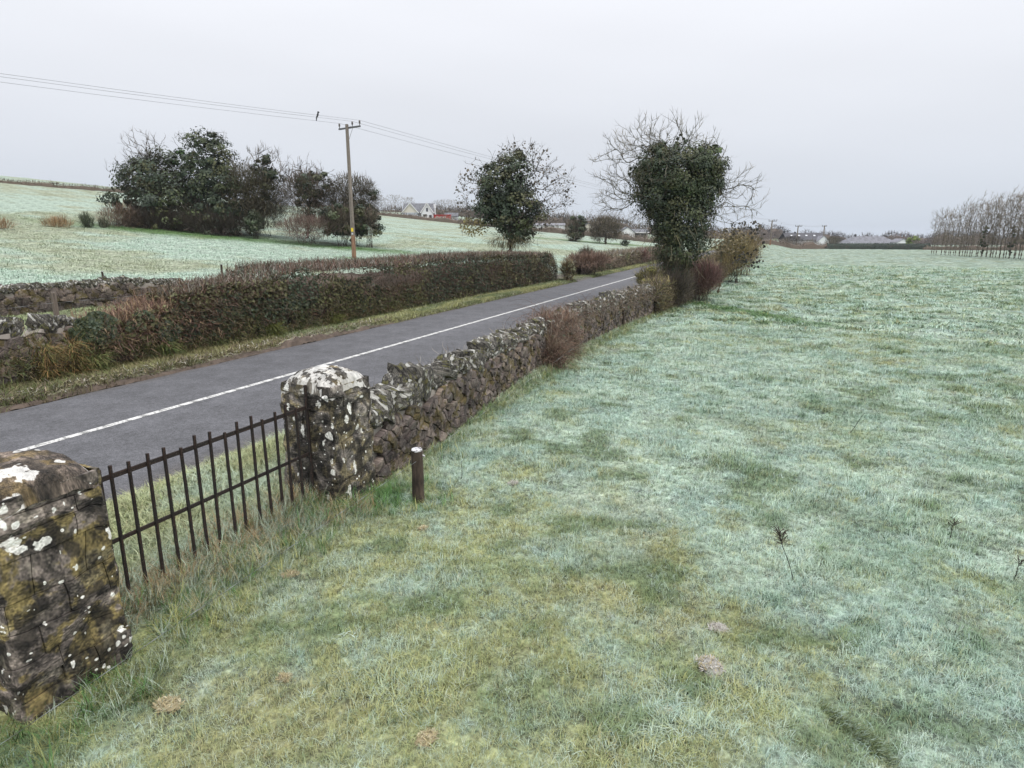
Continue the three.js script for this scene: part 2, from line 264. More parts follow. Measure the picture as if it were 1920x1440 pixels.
{
  const R = rngOf(11), spots = [], far = [];
  const inView = (x, z) => z < -1.2 && Math.abs(x) < -z * 0.86 + 1.0;
  // density by distance: [from, to, per square metre, scale]
  for (const [r0, r1, den, sc, to] of [[1.5, 7, 1250, .7, spots], [7, 13, 560, .86, spots], [13, 22, 220, 1.15, spots], [22, 40, 46, 1.9, far], [40, 75, 13, 2.5, far]]) {
    const n = Math.round(den * Math.PI * (r1 * r1 - r0 * r0) * 0.27);
    for (let k = 0; k < n; k++) {
      const r = Math.sqrt(lerp(r0 * r0, r1 * r1, R())), q = (R() * 2 - 1) * 0.85, x = Math.sin(q) * r, z = -Math.cos(q) * r, u = uOf(x, z);
      if (!inView(x, z) || u > wallFace(vOf(x, z)) - .04) continue;
      const t = fbm(x * 1.9 + 7, z * 1.9, 3), tuft = sstep(.55, .72, t);
      if (r > 22 && R() > .35 + tuft) continue;
      let c = grassColor(x, z, R()); const k2 = rr(R, .8, 1.2), dice = R(); if (dice < .10) c = mix3(c, MOSS, .5); else if (dice < .24) c = mix3(c, GREEN, .45); else if (dice < .36) c = mix3(c, [.48, .60, .54], .6); else if (dice < .39) c = mix3(c, STRAW, .5);
      to.push([x, ground(x, z), z, R() * 6.28, sc * rr(R, .7, 1.2) * (1 + tuft * .55), [c[0] * k2 * rr(R, .94, 1.06), c[1] * k2, c[2] * k2 * rr(R, .94, 1.06)], rr(R, -.25, .25), rr(R, -.25, .25)]);
    }
  }
  // tussocks the cattle left: taller, part bare of frost
  for (let k = 0; k < 5200; k++) {
    const r = 4.5 + 62 * Math.pow(R(), .62), q = (R() * 2 - 1) * .8, x = Math.sin(q) * r, z = -Math.cos(q) * r, u = uOf(x, z); if (!inView(x, z) || u > wallFace(vOf(x, z)) - .5 || r < 11 && R() < .6) continue;
    if (fbm(x * .16 + 50, z * .16, 3) < .44) continue;
    const a = rr(R, .08, .24) * (r > 25 ? 1.4 : 1), b = a * rr(R, .4, .8), turn = rr(R, -.5, .5), n = Math.round(rr(R, 7, 15)), green = R() < .6, gc = pickOf(R, [[.15, .23, .10], [.11, .19, .085], [.24, .25, .10], [.17, .25, .15]]);
    for (let e = 0; e < n; e++) { const g = R() * 6.28, d = Math.sqrt(R()), px = Math.cos(g) * d * a, pz = Math.sin(g) * d * b, X = x + px * Math.cos(turn) - pz * Math.sin(turn), Z = z + px * Math.sin(turn) + pz * Math.cos(turn), c = grassColor(X, Z); (r < 22 ? spots : far).push([X, ground(X, Z) + .01, Z, R() * 6.28, (r < 22 ? rr(R, 1.2, 1.9) : rr(R, 1.7, 2.6)) * (1.15 - d * .4), mul3(green ? mix3(c, gc, .72) : c, rr(R, .8, 1.2)), rr(R, -.3, .3), rr(R, -.3, .3)]); }
  }
  scatter('field_grass', 'short frosted grass covering the near field', [clump(1, 13, .05, .075, .0055, .8), clump(2, 13, .055, .07, .005, 1.05), clump(3, 11, .045, .09, .005, .6)], spots);
  scatter('distant_field_grass', 'frosted grass tufts on the field farther off', [clump(4, 14, .07, .07, .010, .9), clump(5, 14, .08, .065, .010, 1.1)], far);
  // the pasture across the road
  const left = [];
  for (let k = 0; k < 60000; k++) {
    const z = -lerp(18, 95, Math.pow(R(), 1.4)), x = z * rr(R, -.28, .9), u = uOf(x, z), v = vOf(x, z); if (u < 10.5 && v < 32 || u < 7) continue;
    if (u > 60 || fbm(x * 1.3, z * 1.3, 3) < .46 && R() < .75) continue;
    const c = grassColor(x, z), k2 = rr(R, .78, 1.15); left.push([x, ground(x, z), z, R() * 6.28, rr(R, 1.2, 2.4), mul3(c, k2)]);
  }
  scatter('pasture_grass', 'frosted grass of the sloping pasture across the road', [clump(6, 12, .08, .065, .012, .9)], left);
  // verges
  const vg = [];
  const put = (u, v, h, c) => { const [x, z] = UV(u, v); if (!inView(x, z) && z > -2) return; const k2 = rr(R, .75, 1.2); vg.push([x, ground(x, z), z, R() * 6.28, rr(R, .8, 1.3) * h, mul3(c, k2), rr(R, -.2, .2), rr(R, -.2, .2)]); };
  for (let k = 0; k < 26000; k++) {                                     // far verge
    const v = -14 + 90 * Math.pow(R(), 1.3), u = 2.78 + Math.abs(R() + R() - .6) * 1.5, n = fbm(v * .6, u * 2, 3), bare = v < 9 && u < 3.35 + .2 * n;
    if (bare && R() < .35) continue;
    put(u, v, (v < 3 ? 1.25 : .95) * (1 + .6 * R() * R()), mul3(mix3(mix3([.15, .20, .06], MOSS, sstep(.4, .6, n)), v < 4 ? [.26, .20, .12] : mix3(STRAW, FROST, .4), R() < (v < 4 ? .5 : .24) ? .75 : .1), v < 4 ? .72 : .9));
  }
  for (let k = 0; k < 24000; k++) {                                     // near verge between road and gate
    const v = -9.5 + 40 * Math.pow(R(), 1.7), u = -2.74 - R() * 2.3, n = fbm(v * 1.1, u * 2, 3);
    put(u, v, .95 + R() * .5, mix3(mix3(MOSS, FROST, .25 + sstep(.3, .6, n) * .6), mix3([.12, .2, .05], STRAW, R()), R() < .35 ? .7 : .15));
  }
  scatter('verge_grass', 'rough uncut grass on the verges of the road', [clump(7, 13, .06, .12, .006, .8), clump(8, 13, .06, .1, .007, 1.1)], vg);
  // long dead grass and green tufts by the gate, pillars and wall foot
  const lg = [];
  const patch = (cx, cz, rx, n, h, cols, minU = -9) => { for (let k = 0; k < n; k++) { const q = R() * 6.28, d = Math.sqrt(R()) * rx, x = cx + Math.cos(q) * d, z = cz + Math.sin(q) * d; if (uOf(x, z) < minU) continue; const c = cols[Math.floor(R() * cols.length)]; lg.push([x, ground(x, z), z, R() * 6.28, rr(R, .7, 1.2) * h, mul3(c, rr(R, .7, 1.2)), rr(R, -.3, .3), rr(R, -.3, .3)]); } };
  const DEAD = [.27, .18, .085], DEADP = [.40, .33, .20], LUSH = [.075, .17, .045], PALE = [.33, .40, .31];
  for (let s = 0; s <= 1.001; s += .1) {
    const gx = lerp(-3.1, -2.3, s), gz = lerp(-4.6, -6.75, s);
    patch(gx, gz, .26, 42, .95, [DEAD, DEADP, PALE, DEAD, PALE, LUSH]);
    patch(gx + .30, gz + .1, .28, 40, .8, [PALE, DEADP, LUSH, PALE, MOSS]);
    patch(gx + .6, gz + .2, .3, 26, .6, [PALE, PALE, LUSH, MOSS]);
  }
  patch(-1.95, -6.45, .38, 75, 1.0, [DEAD, DEADP, LUSH, PALE]); patch(-1.6, -6.7, .4, 90, .75, [LUSH, LUSH, [.12, .26, .07]]); patch(-1.15, -6.95, .5, 100, .6, [LUSH, [.12, .25, .07], MOSS]);
  patch(-2.75, -3.75, .35, 60, .8, [LUSH, PALE, OLIVE]); patch(-2.95, -3.05, .4, 60, .7, [LUSH, MOSS, OLIVE]);
  for (let k = 0; k < 900; k++) { const v = lerp(-4.3, 17, R()), [x, z] = UV(wallFace(v) - rr(R, .0, .4), v); lg.push([x, ground(x, z), z, R() * 6.28, rr(R, .4, .8), mul3([LUSH, OLIVE, MOSS, PALE][Math.floor(R() * 4)], rr(R, .8, 1.2)), rr(R, -.3, .3), rr(R, -.3, .3)]); }
  scatter('long_grass', 'long dead and green grass around the gate and wall foot', [clump(9, 15, .05, .27, .006, .75, 3), clump(10, 14, .07, .24, .006, 1.1, 3)], lg);
}
// ------------------------------------------------------------------ stone
const STONES = [[.22, .19, .175], [.18, .162, .155], [.27, .24, .22], [.205, .18, .175], [.245, .21, .18], [.165, .15, .145]];
const stoneMap = tex(1024, (x, y) => {
  const a = tfbm(x, y, 6, 5, 2), b = tfbm(x, y, 40, 3, 6), c = tnoise(x, y, 300, 3), moss = sstep(.56, .66, tfbm(x, y, 9, 4, 21)), lich = sstep(.66, .69, tfbm(x, y, 22, 3, 33) * .85 + .15 * c), dark = sstep(.56, .7, tfbm(x, y, 12, 4, 44));
  let k = 205 + 150 * (a - .5) + 120 * (b - .5) + 70 * (c - .5), col = [k * 1.02, k * .98, k * .95];
  col = mix3(col, [k * .45, k * .42, k * .40], dark * .75); col = mix3(col, [k * .72, k * .68, k * .34], moss * .6); return mix3(col, [252, 252, 245], lich * .7);
});
const stoneBump = tex(512, (x, y) => 255 * (tfbm(x, y, 10, 5, 2) * .75 + .25 * tnoise(x, y, 120, 6)), false);
const STONE = std({ vertexColors: true, map: stoneMap, bumpMap: stoneBump, bumpScale: 0.02, roughness: 0.95 });
const copeMap = tex(1024, (x, y) => {                                  // coping stones: dark limestone, grey and white lichen, frost
  const a = tfbm(x, y, 7, 5, 12), b = tfbm(x, y, 36, 3, 16), c = tnoise(x, y, 260, 3), white = sstep(.585, .64, tfbm(x, y, 6, 5, 51) + .10 * (c - .5)), dark = sstep(.5, .66, tfbm(x, y, 14, 4, 61)), moss = sstep(.6, .68, tfbm(x, y, 8, 4, 71));
  const k = 90 + 110 * (a - .5) + 110 * (b - .5) + 60 * (c - .5); let col = mix3([k, k * .97, k * .90], [k * .45, k * .43, k * .40], dark * .8);
  col = mix3(col, [112, 110, 52], moss * .55); return mix3(col, [205, 205, 198], white * (.7 + .3 * b));
});
const COPE = std({ map: copeMap, bumpMap: stoneBump, bumpScale: 0.03, roughness: 0.95 });
const CORE = std({ color: new THREE.Color().setRGB(.33, .30, .265), roughness: 1, bumpMap: stoneBump, bumpScale: .02 });

// a boulder: a box cut to n faces a side, rounded and roughened
function rock(seed, sx, sy, sz, n = 3, rough = .12, round = .35) {
  let g = new THREE.BoxGeometry(1, 1, 1, n, n, n); g.deleteAttribute('uv'); g.deleteAttribute('normal'); g = mergeVertices(g, 1e-4);
  const p = g.attributes.position, uv = [];
  for (let k = 0; k < p.count; k++) {
    let x = p.getX(k), y = p.getY(k), z = p.getZ(k); const l = Math.hypot(x, y, z) * 1.55, q = 1 / Math.max(l, .001) * .78;
    x = lerp(x, x * q, round); y = lerp(y, y * q, round); z = lerp(z, z * q, round);
    const d = 1 + rough * 2 * (noise3(x * 2.4 + seed * 7.3, y * 2.4, z * 2.4 + seed) - .5) + rough * (noise3(x * 6 + seed, y * 6 + 9, z * 6) - .5);
    p.setXYZ(k, (x + rough * (noise3(y * 3, z * 3, seed) - .5)) * d * sx, y * d * sy, z * d * sz);
  }
  for (let k = 0; k < p.count; k++) uv.push((p.getX(k) + p.getZ(k) * .73 + seed * .37) / 1.1, (p.getY(k) + p.getZ(k) * .61 + seed * .61) / 1.1);
  g.setAttribute('uv', new THREE.Float32BufferAttribute(uv, 2)); return toCreasedNormals(g, n > 4 ? 1.0 : .7);
}

// ------------------------------------------------------------------ pillars
const PT = Math.atan2(0.915, 0.40);                                     // the gate and the pillars stand along this line
function pillar(label, cx, cz, W, T, H, seed, whites, tones, capWhite, capBlobs) {
  const R = rngOf(seed), y0 = ground0(cx + .35, cz) - .12, o = thing('stone_pillar', label, 'pillar', [cx, y0, cz], PT), P = 2 * (W + T);
  o.updateMatrixWorld(); const inv = o.matrixWorld.clone().invert();
  const corner = .045;
  const around = (s) => {                                               // point and outward normal on a rounded rectangle; s = 0 at the road-side near corner
    s = ((s % P) + P) % P; let x, z, nx, nz;
    if (s < T) { x = -W / 2; z = -T / 2 + s; nx = -1; nz = 0; } else if (s < T + W) { x = -W / 2 + s - T; z = T / 2; nx = 0; nz = 1; } else if (s < 2 * T + W) { x = W / 2; z = T / 2 - (s - T - W); nx = 1; nz = 0; } else { x = W / 2 - (s - 2 * T - W); z = -T / 2; nx = 0; nz = -1; }
    const qx = clamp(x, -W / 2 + corner, W / 2 - corner), qz = clamp(z, -T / 2 + corner, T / 2 - corner), dx = x - qx, dz = z - qz, l = Math.hypot(dx, dz);
    if (l > 1e-6 && Math.abs(dx) > 1e-6 && Math.abs(dz) > 1e-6) { nx = dx / l; nz = dz / l; x = qx + nx * corner; z = qz + nz * corner; }
    return [x, z, nx, nz];
  };
  const hit = (px, py) => {                                             // which spot of the pillar's near or field face a pixel looks at
    const a = V(0, EYE, 0).applyMatrix4(inv), b = at(px, py, 5).applyMatrix4(inv), d = b.sub(a);
    let t = (T / 2 - a.z) / d.z, x = a.x + d.x * t; if (x > -W / 2 && x < W / 2 + .1) return [T + x + W / 2, a.y + d.y * t];
    t = (-W / 2 - a.x) / d.x; return [clamp(a.z + d.z * t + T / 2, 0, T), a.y + d.y * t];
  };
  // lichen, moss and stone of the whole shaft, unrolled
  const blobs = whites.map(([px, py, rx, ry]) => [...hit(px, py), rx, ry]);
  for (let k = 0; k < 46; k++) blobs.push([T + W + R() * (P - T - W), R() * H, rr(R, .012, .04), rr(R, .012, .05)]);
  for (let k = 0; k < 110; k++) blobs.push([R() * (T + W), R() * H, rr(R, .004, .015), rr(R, .004, .015)]);
  const N = 1024, f = (x, y) => {
    const s = x * P, h = y * H, a = fbm(s * 4 + seed, h * 5, 4), b = fbm(s * 14, h * 14 + seed, 4), c = noise2(s * 90, h * 90), och = sstep(.47, .57, fbm(s * 7 + 40 + seed, h * 7, 5) + .2 * (b - .5)), blk = sstep(.50, .62, fbm(s * 9 + seed * 3, h * 9 + 13, 5)), grey = sstep(.60, .7, fbm(s * 9 + 3, h * 9 + seed, 4));
    let k = .84 + 1.0 * (a - .5) + 1.3 * (b - .5) + .5 * (c - .5), col = mul3(tones.stone, k);
    col = mix3(col, mul3(tones.ochre, k), och * tones.ochreMix); col = mix3(col, mul3([44, 40, 36], k), blk * .72); col = mix3(col, mul3([150, 145, 128], k), grey * .35);
    let w = 0;
    for (const [bs, bh, rx, ry] of blobs) { const dx = (s - bs) / rx, dy = (h - bh) / ry; if (dx * dx + dy * dy < 3.4) { const q = Math.sqrt(dx * dx + dy * dy) + (fbm(s * 34 + bs * 9, h * 34, 3) - .5) * 1.25; w = Math.max(w, (1 - sstep(.78, .98, q)) * (.72 + .5 * c)); } }
    return mix3(col, mul3([236, 236, 230], .9 + .2 * b), w * .95);
  };
  const map = tex(N, f); map.wrapS = THREE.RepeatWrapping; map.wrapT = THREE.ClampToEdgeWrapping;
  const mat = std({ map, bumpMap: stoneBump, bumpScale: .02, roughness: .95 });
  mesh('mortar_core', new RoundedBoxGeometry(W - .10, H - .02, T - .10, 2, .05).translate(0, H / 2 - .02, 0), CORE, o);
  const edge = (s, y) => (fbm(s * 3.1 + seed, y * 4 + seed, 3) - .5) * .12;
  let y = 0, course = 0;
  while (y < H - .05) {
    let y1 = Math.min(H, y + rr(R, .11, .24)); if (H - y1 < .09) y1 = H;
    let s = rr(R, -.25, 0); const start = s;
    while (s < start + P - .08) {
      let s1 = s + rr(R, .16, .46); if (start + P - s1 < .14) s1 = start + P;
      const m = new MB(), nx = Math.max(3, Math.round((s1 - s) / .055)), ny = 4, rec = .025, out = rr(R, -.012, .012), rows = [];
      for (let j = -1; j <= ny + 1; j++) { const row = []; for (let i = -1; i <= nx + 1; i++) {
        const rim = i < 0 || j < 0 || i > nx || j > ny, fx = clamp(i / nx), fy = clamp(j / ny);
        let ss = lerp(s, s1, fx), yy = lerp(y, y1, fy); const e = edge(ss, yy);
        const bev = Math.max(Math.abs(fx * 2 - 1) ** 6, Math.abs(fy * 2 - 1) ** 6);
        ss += (fx < .5 ? 1 : -1) * .003 + .05 * (fbm(ss * 3, yy * 4 + 20 + seed, 2) - .5); const taper = 1 + .05 * (1 - yy / H);
        const [x, z, qx, qz] = around(ss), d = out - .006 * bev - (rim ? rec : 0) + .05 * (fbm(ss * 7 + seed, yy * 8, 4) - .5);
        row.push(m.vert(x * taper + qx * d, clamp(yy + (yy > .01 && yy < H - .01 ? e : 0) + (fy < .5 ? .003 : -.003), 0, H + .01), z * taper + qz * d, qx, 0, qz, [1, 1, 1], (((ss / P) % 1) + 1) % 1, yy / H));
      } rows.push(row); }
      // keep u continuous across the seam
      const u0 = m.t[2 * rows[1][1]]; for (let k = 0; k < m.t.length; k += 2) { if (m.t[k] - u0 > .5) m.t[k] -= 1; if (m.t[k] - u0 < -.5) m.t[k] += 1; }
      for (let j = 0; j < rows.length - 1; j++) for (let i = 0; i < rows[j].length - 1; i++) m.quad(rows[j][i], rows[j][i + 1], rows[j + 1][i + 1], rows[j + 1][i]);
      const g = toCreasedNormals(m.geometry(), .32); g.deleteAttribute('color'); mesh('stone', g, mat, o);
      s = s1;
    }
    y = y1; course++;
  }
  // weathered cap: a low dome of mortar and flat stones
  const m = new MB(), n = 34, cw = W + .03, ct = T + .03, dome = (a, b) => { const q = Math.max(Math.abs(a), Math.abs(b)), e = Math.pow(Math.hypot(a, b) / 1.25, 2); return .15 * Math.max(0, 1 - e * .9) - .05 * sstep(.8, 1, q) + .05 * (fbm(a * 2.2 + seed, b * 2.2, 4) - .5) + .03 * (fbm(a * 7, b * 7 + seed, 3) - .5); };
  for (let j = 0; j <= n; j++) for (let i = 0; i <= n; i++) { const a = i / n * 2 - 1, b = j / n * 2 - 1, q = .93 + .05 * (1 - Math.min(Math.abs(a), Math.abs(b)) ** 2) + .05 * (fbm(a * 2 + 5, b * 2 + seed, 3) - .5); m.vert(a * cw / 2 * q, H - .015 + dome(a, b) - ((i === 0 || j === 0 || i === n || j === n) ? .07 : 0), b * ct / 2 * q, 0, 1, 0, [1, 1, 1], i / n, j / n); }
  for (let j = 0; j < n; j++) for (let i = 0; i < n; i++) { const a = j * (n + 1) + i; m.quad(a, a + n + 1, a + n + 2, a + 1); }
  const cg = m.geometry(); cg.computeVertexNormals(); cg.deleteAttribute('color');
  const capHit = (px, py) => { const a = V(0, EYE, 0).applyMatrix4(inv), d = at(px, py, 5).applyMatrix4(inv).sub(a), t = (H + .06 - a.y) / d.y; return [(a.x + d.x * t) / cw + .5, (a.z + d.z * t) / ct + .5]; };
  const cb = capBlobs.map(([px, py, r, r2]) => [...capHit(px, py), r / cw, r2 / ct]);
  const cmap = tex(512, (x, y) => {
    const a = fbm(x * 5 + seed, y * 5, 4), b = fbm(x * 18, y * 18 + seed, 3), c = noise2(x * 120, y * 120), k = .8 + .9 * (a - .5) + .9 * (b - .5) + .4 * (c - .5); let col = mul3(tones.cap, k);
    col = mix3(col, mul3([60, 54, 46], k), sstep(.52, .62, fbm(x * 7 + 9, y * 7, 4)) * .7); col = mix3(col, mul3([118, 98, 52], k), sstep(.6, .7, fbm(x * 4 + 30, y * 4, 4)) * .5);
    let w = capWhite * .85 * sstep(.47, .545, fbm(x * 7 + 70, y * 7 + seed, 5) * .65 + .35 * fbm(x * 30, y * 30, 3));
    for (const [bx, by, r, r2] of cb) { const q = Math.hypot((x - bx) / r, (y - by) / r2) + (fbm(x * 20, y * 20 + 4, 3) - .5) * 1.2; w = Math.max(w, 1 - sstep(.82, 1, q)); }
    return mix3(col, mul3([222, 221, 216], .80 + .36 * b), w * .92);
  });
  mesh('cap', cg, std({ map: cmap, bumpMap: stoneBump, bumpScale: .03, roughness: .95 }), o);
  return o;
}
pillar('stone gate pillar blotched with ochre and white lichen, brown lichen-flecked top', -3.273, -3.871, .72, .78, 1.58, 5,
  [[206, 996, .035, .045], [215, 1022, .035, .04], [140, 1054, .02, .03], [22, 1028, .07, .05], [38, 1040, .05, .03], [79, 1025, .05, .03], [27, 985, .025, .025], [4, 983, .02, .03], [6, 960, .03, .035], [152, 923, .013, .018], [140, 1004, .012, .018], [188, 1024, .013, .012], [182, 1040, .013, .012], [210, 1121, .022, .028], [163, 1140, .012, .014], [163, 1153, .01, .01], [223, 1183, .03, .022], [238, 1200, .032, .032], [213, 1206, .02, .024], [190, 1246, .017, .026], [198, 1249, .015, .02], [133, 1245, .016, .026], [101, 958, .016, .03], [10, 1330, .03, .04]],
  { stone: [122, 113, 106], ochre: [122, 108, 60], ochreMix: .72, cap: [140, 126, 114] }, 0, [[115, 868, .05, .04], [170, 860, .045, .05], [178, 872, .02, .03], [142, 886, .03, .022], [15, 900, .12, .06], [52, 897, .07, .04], [75, 852, .03, .02], [10, 920, .08, .03], [40, 862, .04, .02]]);
pillar('stone gate pillar with frosted white domed top and scattered white lichen spots', -2.133, -7.07, .70, .75, 1.50, 8,
  [[570, 731, .05, .035], [610, 743, .04, .06], [596, 757, .035, .06], [657, 768, .03, .06], [650, 786, .03, .06], [623, 803, .022, .04], [617, 821, .05, .035], [608, 832, .02, .035], [670, 800, .028, .045], [678, 806, .02, .035], [677, 742, .04, .028], [698, 752, .03, .05], [706, 784, .03, .07], [567, 803, .025, .07], [663, 870, .022, .10], [625, 881, .03, .045], [655, 922, .025, .11], [614, 930, .035, .03], [690, 917, .02, .03], [535, 727, .05, .05], [706, 876, .02, .04], [558, 863, .028, .03], [643, 860, .014, .02], [655, 948, .018, .05], [541, 760, .02, .04], [623, 864, .02, .02], [646, 832, .015, .02], [625, 840, .012, .015], [685, 937, .03, .02], [552, 783, .02, .03]],
  { stone: [116, 110, 104], ochre: [116, 104, 64], ochreMix: .5, cap: [110, 105, 97] }, 1, [[640, 690, .2, .14], [600, 700, .14, .1], [670, 700, .12, .12]]);

// ------------------------------------------------------------------ iron gate
{
  const rust = tex(512, (x, y) => { const a = tfbm(x, y, 10, 4, 3), b = tnoise(x, y, 120, 4), c = sstep(.52, .66, tfbm(x, y, 18, 4, 9)), k = .7 + .7 * (a - .5) + .5 * b; let col = mix3([40, 36, 35], [74, 50, 40], c * .7); col = mul3(col, k); return b > .93 ? [150, 140, 130] : col; });
  const iron = std({ map: rust, roughness: .8, metalness: .25, bumpMap: stoneBump, bumpScale: .003 });
  const L = 2.68, ex = -2.245, ez = -6.735, o = thing('iron_gate', 'rusty wrought iron gate of round bars hung between the two stone pillars', 'gate', [ex - RDG(0) * L, .0, ez - RDG(1) * L], PT);
  function RDG(k) { return [0.4006, -0.9163][k]; }
  const R = rngOf(4);
  const bar = (w, h, d) => { const g = new RoundedBoxGeometry(w, h, d, 1, Math.min(w, h, d) * .25); return g; };
  for (const [y, t] of [[1.15, .042], [.62, .036]]) { const g = bar(L + .1, t, .016, 1); mesh('rail', g.translate(L / 2, y, 0), iron, o); }
  const n = 15;
  for (let k = 0; k < n; k++) {
    const x = .42 + k * (L - .46) / (n - 1) + rr(R, -.012, .012), top = 1.15 + (k % 3 === 1 && k > 2 ? .02 : rr(R, .055, .1)), g = new THREE.CylinderGeometry(.0148, .0158, top + .05, 8, 4);
    const b = mesh('bar', g, iron, o); b.position.set(x, (top - .05) / 2 + .02, .012 + rr(R, -.003, .003)); b.rotation.set(rr(R, -.012, .012), 0, rr(R, -.012, .012));
  }
  for (let k = 0; k < 3; k++) { const x = .12 + k * .11, b = mesh('bar', new THREE.CylinderGeometry(.0148, .0158, 1.25, 8, 4), iron, o); b.position.set(x, .61, .012); }
  const stile = mesh('stile', bar(.03, 1.42, .03), iron, o); stile.position.set(L - .015, .69, -.004);
  for (const y of [1.15, .62]) { const h = mesh('hinge', new THREE.TorusGeometry(.03, .009, 6, 14), iron, o); h.position.set(L + .012, y - .02, 0); h.rotation.x = Math.PI / 2; const p = mesh('hinge_pin', new THREE.CylinderGeometry(.011, .011, .12, 8), iron, o); p.position.set(L + .03, y - .02, 0); p.rotation.z = Math.PI / 2; }
}

// ------------------------------------------------------------------ rubble walls
// irregular cells over a strip s0..s1 by 0..H(s): Voronoi cells of a jittered brick-like grid
function cells(s0, s1, H, sx, sy, R) {
  const rows = Math.ceil(1.7 / sy), cols = Math.ceil((s1 - s0) / sx), seed = [], A = sx / sy * .92;
  for (let j = -1; j <= rows; j++) { seed[j] = []; for (let i = -1; i <= cols; i++) seed[j][i] = [s0 + (i + .5 + (j & 1 ? .5 : 0) + rr(R, -.36, .36)) * sx, (j + .5 + rr(R, -.34, .34)) * sy]; }
  const gone = (i, j) => hash2(i * 3 + 11, j * 7 + Math.round(sx * 999)) < .26;            // room for larger stones
  const out = [];
  for (let j = 0; j < rows; j++) for (let i = 0; i < cols; i++) {
    if (gone(i, j)) continue; const [cx, cy] = seed[j][i]; if (cy > H(cx) - sy * .3) continue;
    let poly = [[cx - sx * 2, cy - sy * 2], [cx + sx * 2, cy - sy * 2], [cx + sx * 2, cy + sy * 2], [cx - sx * 2, cy + sy * 2]];
    const cut = (a, b, c) => { const np = []; for (let k = 0; k < poly.length; k++) { const p = poly[k], q = poly[(k + 1) % poly.length], fp = a * p[0] + b * p[1] - c, fq = a * q[0] + b * q[1] - c; if (fp <= 0) np.push(p); if (fp * fq < 0) { const t = fp / (fp - fq); np.push([lerp(p[0], q[0], t), lerp(p[1], q[1], t)]); } } poly = np; };
    for (let dj = -2; dj <= 2; dj++) for (let di = -2; di <= 2; di++) { if (!di && !dj) continue; const q = seed[j + dj]?.[i + di]; if (!q || gone(i + di, j + dj)) continue; const dx = q[0] - cx, dy = (q[1] - cy) * A * A, mx = (q[0] + cx) / 2, my = (q[1] + cy) / 2; cut(dx, dy, dx * mx + dy * my); }
    cut(-1, 0, -s0); cut(1, 0, s1); cut(0, -1, .05);
    if (poly.length > 2) out.push({ cx, cy, poly });
  }
  return out;
}
// place(s, y, d) -> [x, y, z] in the wall's own frame, d outward of the face
function stoneGeometry(cell, place, R, joint, bulge) {
  const m = new MB(), { poly } = cell, n = poly.length; let cx = 0, cy = 0; for (const p of poly) { cx += p[0] / n; cy += p[1] / n; }
  const tone = STONES[Math.floor(R() * STONES.length)], k = rr(R, .75, 1.25), c = mul3(tone, k), out = rr(R, -.5, 1) * bulge, tx = rr(R, -.25, .25), ty = rr(R, -.25, .25);
  const ring = (shrink, d) => poly.map((p) => { const dx = cx - p[0], dy = cy - p[1], l = Math.hypot(dx, dy) || 1, q = Math.min(shrink, l * .6); const x = p[0] + dx / l * q, y = p[1] + dy / l * q, dd = d + (d > 0 ? tx * (x - cx) + ty * (y - cy) : 0); return m.vert(...place(x, y, dd), 0, 0, 0, c, x / 1.3, y / 1.3); });
  const a = ring(joint, -.06), b = ring(joint * 1.3, out * .3 + .001), e = ring(joint * 1.3 + .011, out + .010), mid = m.vert(...place(cx, cy, out + .013 + rr(R, -.006, .01)), 0, 0, 0, c, cx / 1.3, cy / 1.3);
  for (let k2 = 0; k2 < n; k2++) { const f = (k2 + 1) % n; m.quad(a[k2], a[f], b[f], b[k2]); m.quad(b[k2], b[f], e[f], e[k2]); m.tri(e[k2], e[f], mid); }
  const g = m.geometry().toNonIndexed(); g.computeVertexNormals(); return g;
}
function rubbleFace(o, s0, s1, H, sx, sy, place, R, most, dist) {
  const cs = cells(s0, s1, H, sx, sy, R).map((c) => ({ c, d: dist(c.cx) })).sort((a, b) => a.d - b.d), rest = [];
  cs.forEach(({ c }, k) => { const g = stoneGeometry(c, place, R, .0045, .022); if (k < most) mesh('stone', g, STONE, o); else rest.push(g); });
  if (rest.length) mesh('small_stones', mergeGeometries(rest), STONE, o, 'stuff');
}
function coreStrip(o, s0, s1, H, place, thick, name = 'core') {
  const m = new MB(), st = .3; let prev = null;
  for (let s = s0; s <= s1 + 1e-6; s += st) { const h = H(s), r = [[-.02, -.075], [h, -.075], [h, -thick + .045], [-.02, -thick + .045]].map(([y, d]) => m.vert(...place(s, y - (y < 0 ? .25 : 0), d), 0, 0, 0, [1, 1, 1])); if (prev) for (let k = 0; k < 3; k++) m.quad(prev[k], prev[k + 1], r[k + 1], r[k]); else m.quad(r[0], r[1], r[2], r[3]); prev = r; }
  if (prev) m.quad(prev[3], prev[2], prev[1], prev[0]);
  const g = m.geometry().toNonIndexed(); g.computeVertexNormals(); g.deleteAttribute('color'); const c = mesh(name, g, CORE2, o); return c;
}
const CORE2 = std({ color: new THREE.Color().setRGB(.33, .30, .265), roughness: 1, side: THREE.DoubleSide });
const copes = []; for (let k = 0; k < 9; k++) copes.push(rock(k + 3, 1, 1, 1, 6, .24, .34));
function copeRow(o, s0, s1, place, y, R, size, thick, keep = () => true) {
  for (let s = s0; s < s1;) {
    const w = rr(R, .13, .36) * size, h = rr(R, .18, .42) * size * (.75 + .5 * fbm(s * .9, 4, 2)), d = rr(R, .34, .52) * (thick / .55);
    if (keep(s)) { const p = place(s + w / 2, y(s) + h * .28, -thick / 2 + rr(R, -.05, .05)), b = mesh('coping_stone', copes[Math.floor(R() * copes.length)], COPE, o); b.position.set(...p); b.scale.set(w * 1.15, h * 1.2, d * 1.1); b.rotation.set(rr(R, -.2, .2), ROAD_TURN + rr(R, -.35, .35), R() < .14 ? rr(R, 1.2, 1.7) : rr(R, -.95, .2), 'YXZ'); }
    s += w * rr(R, .75, 1.25);
  }
}
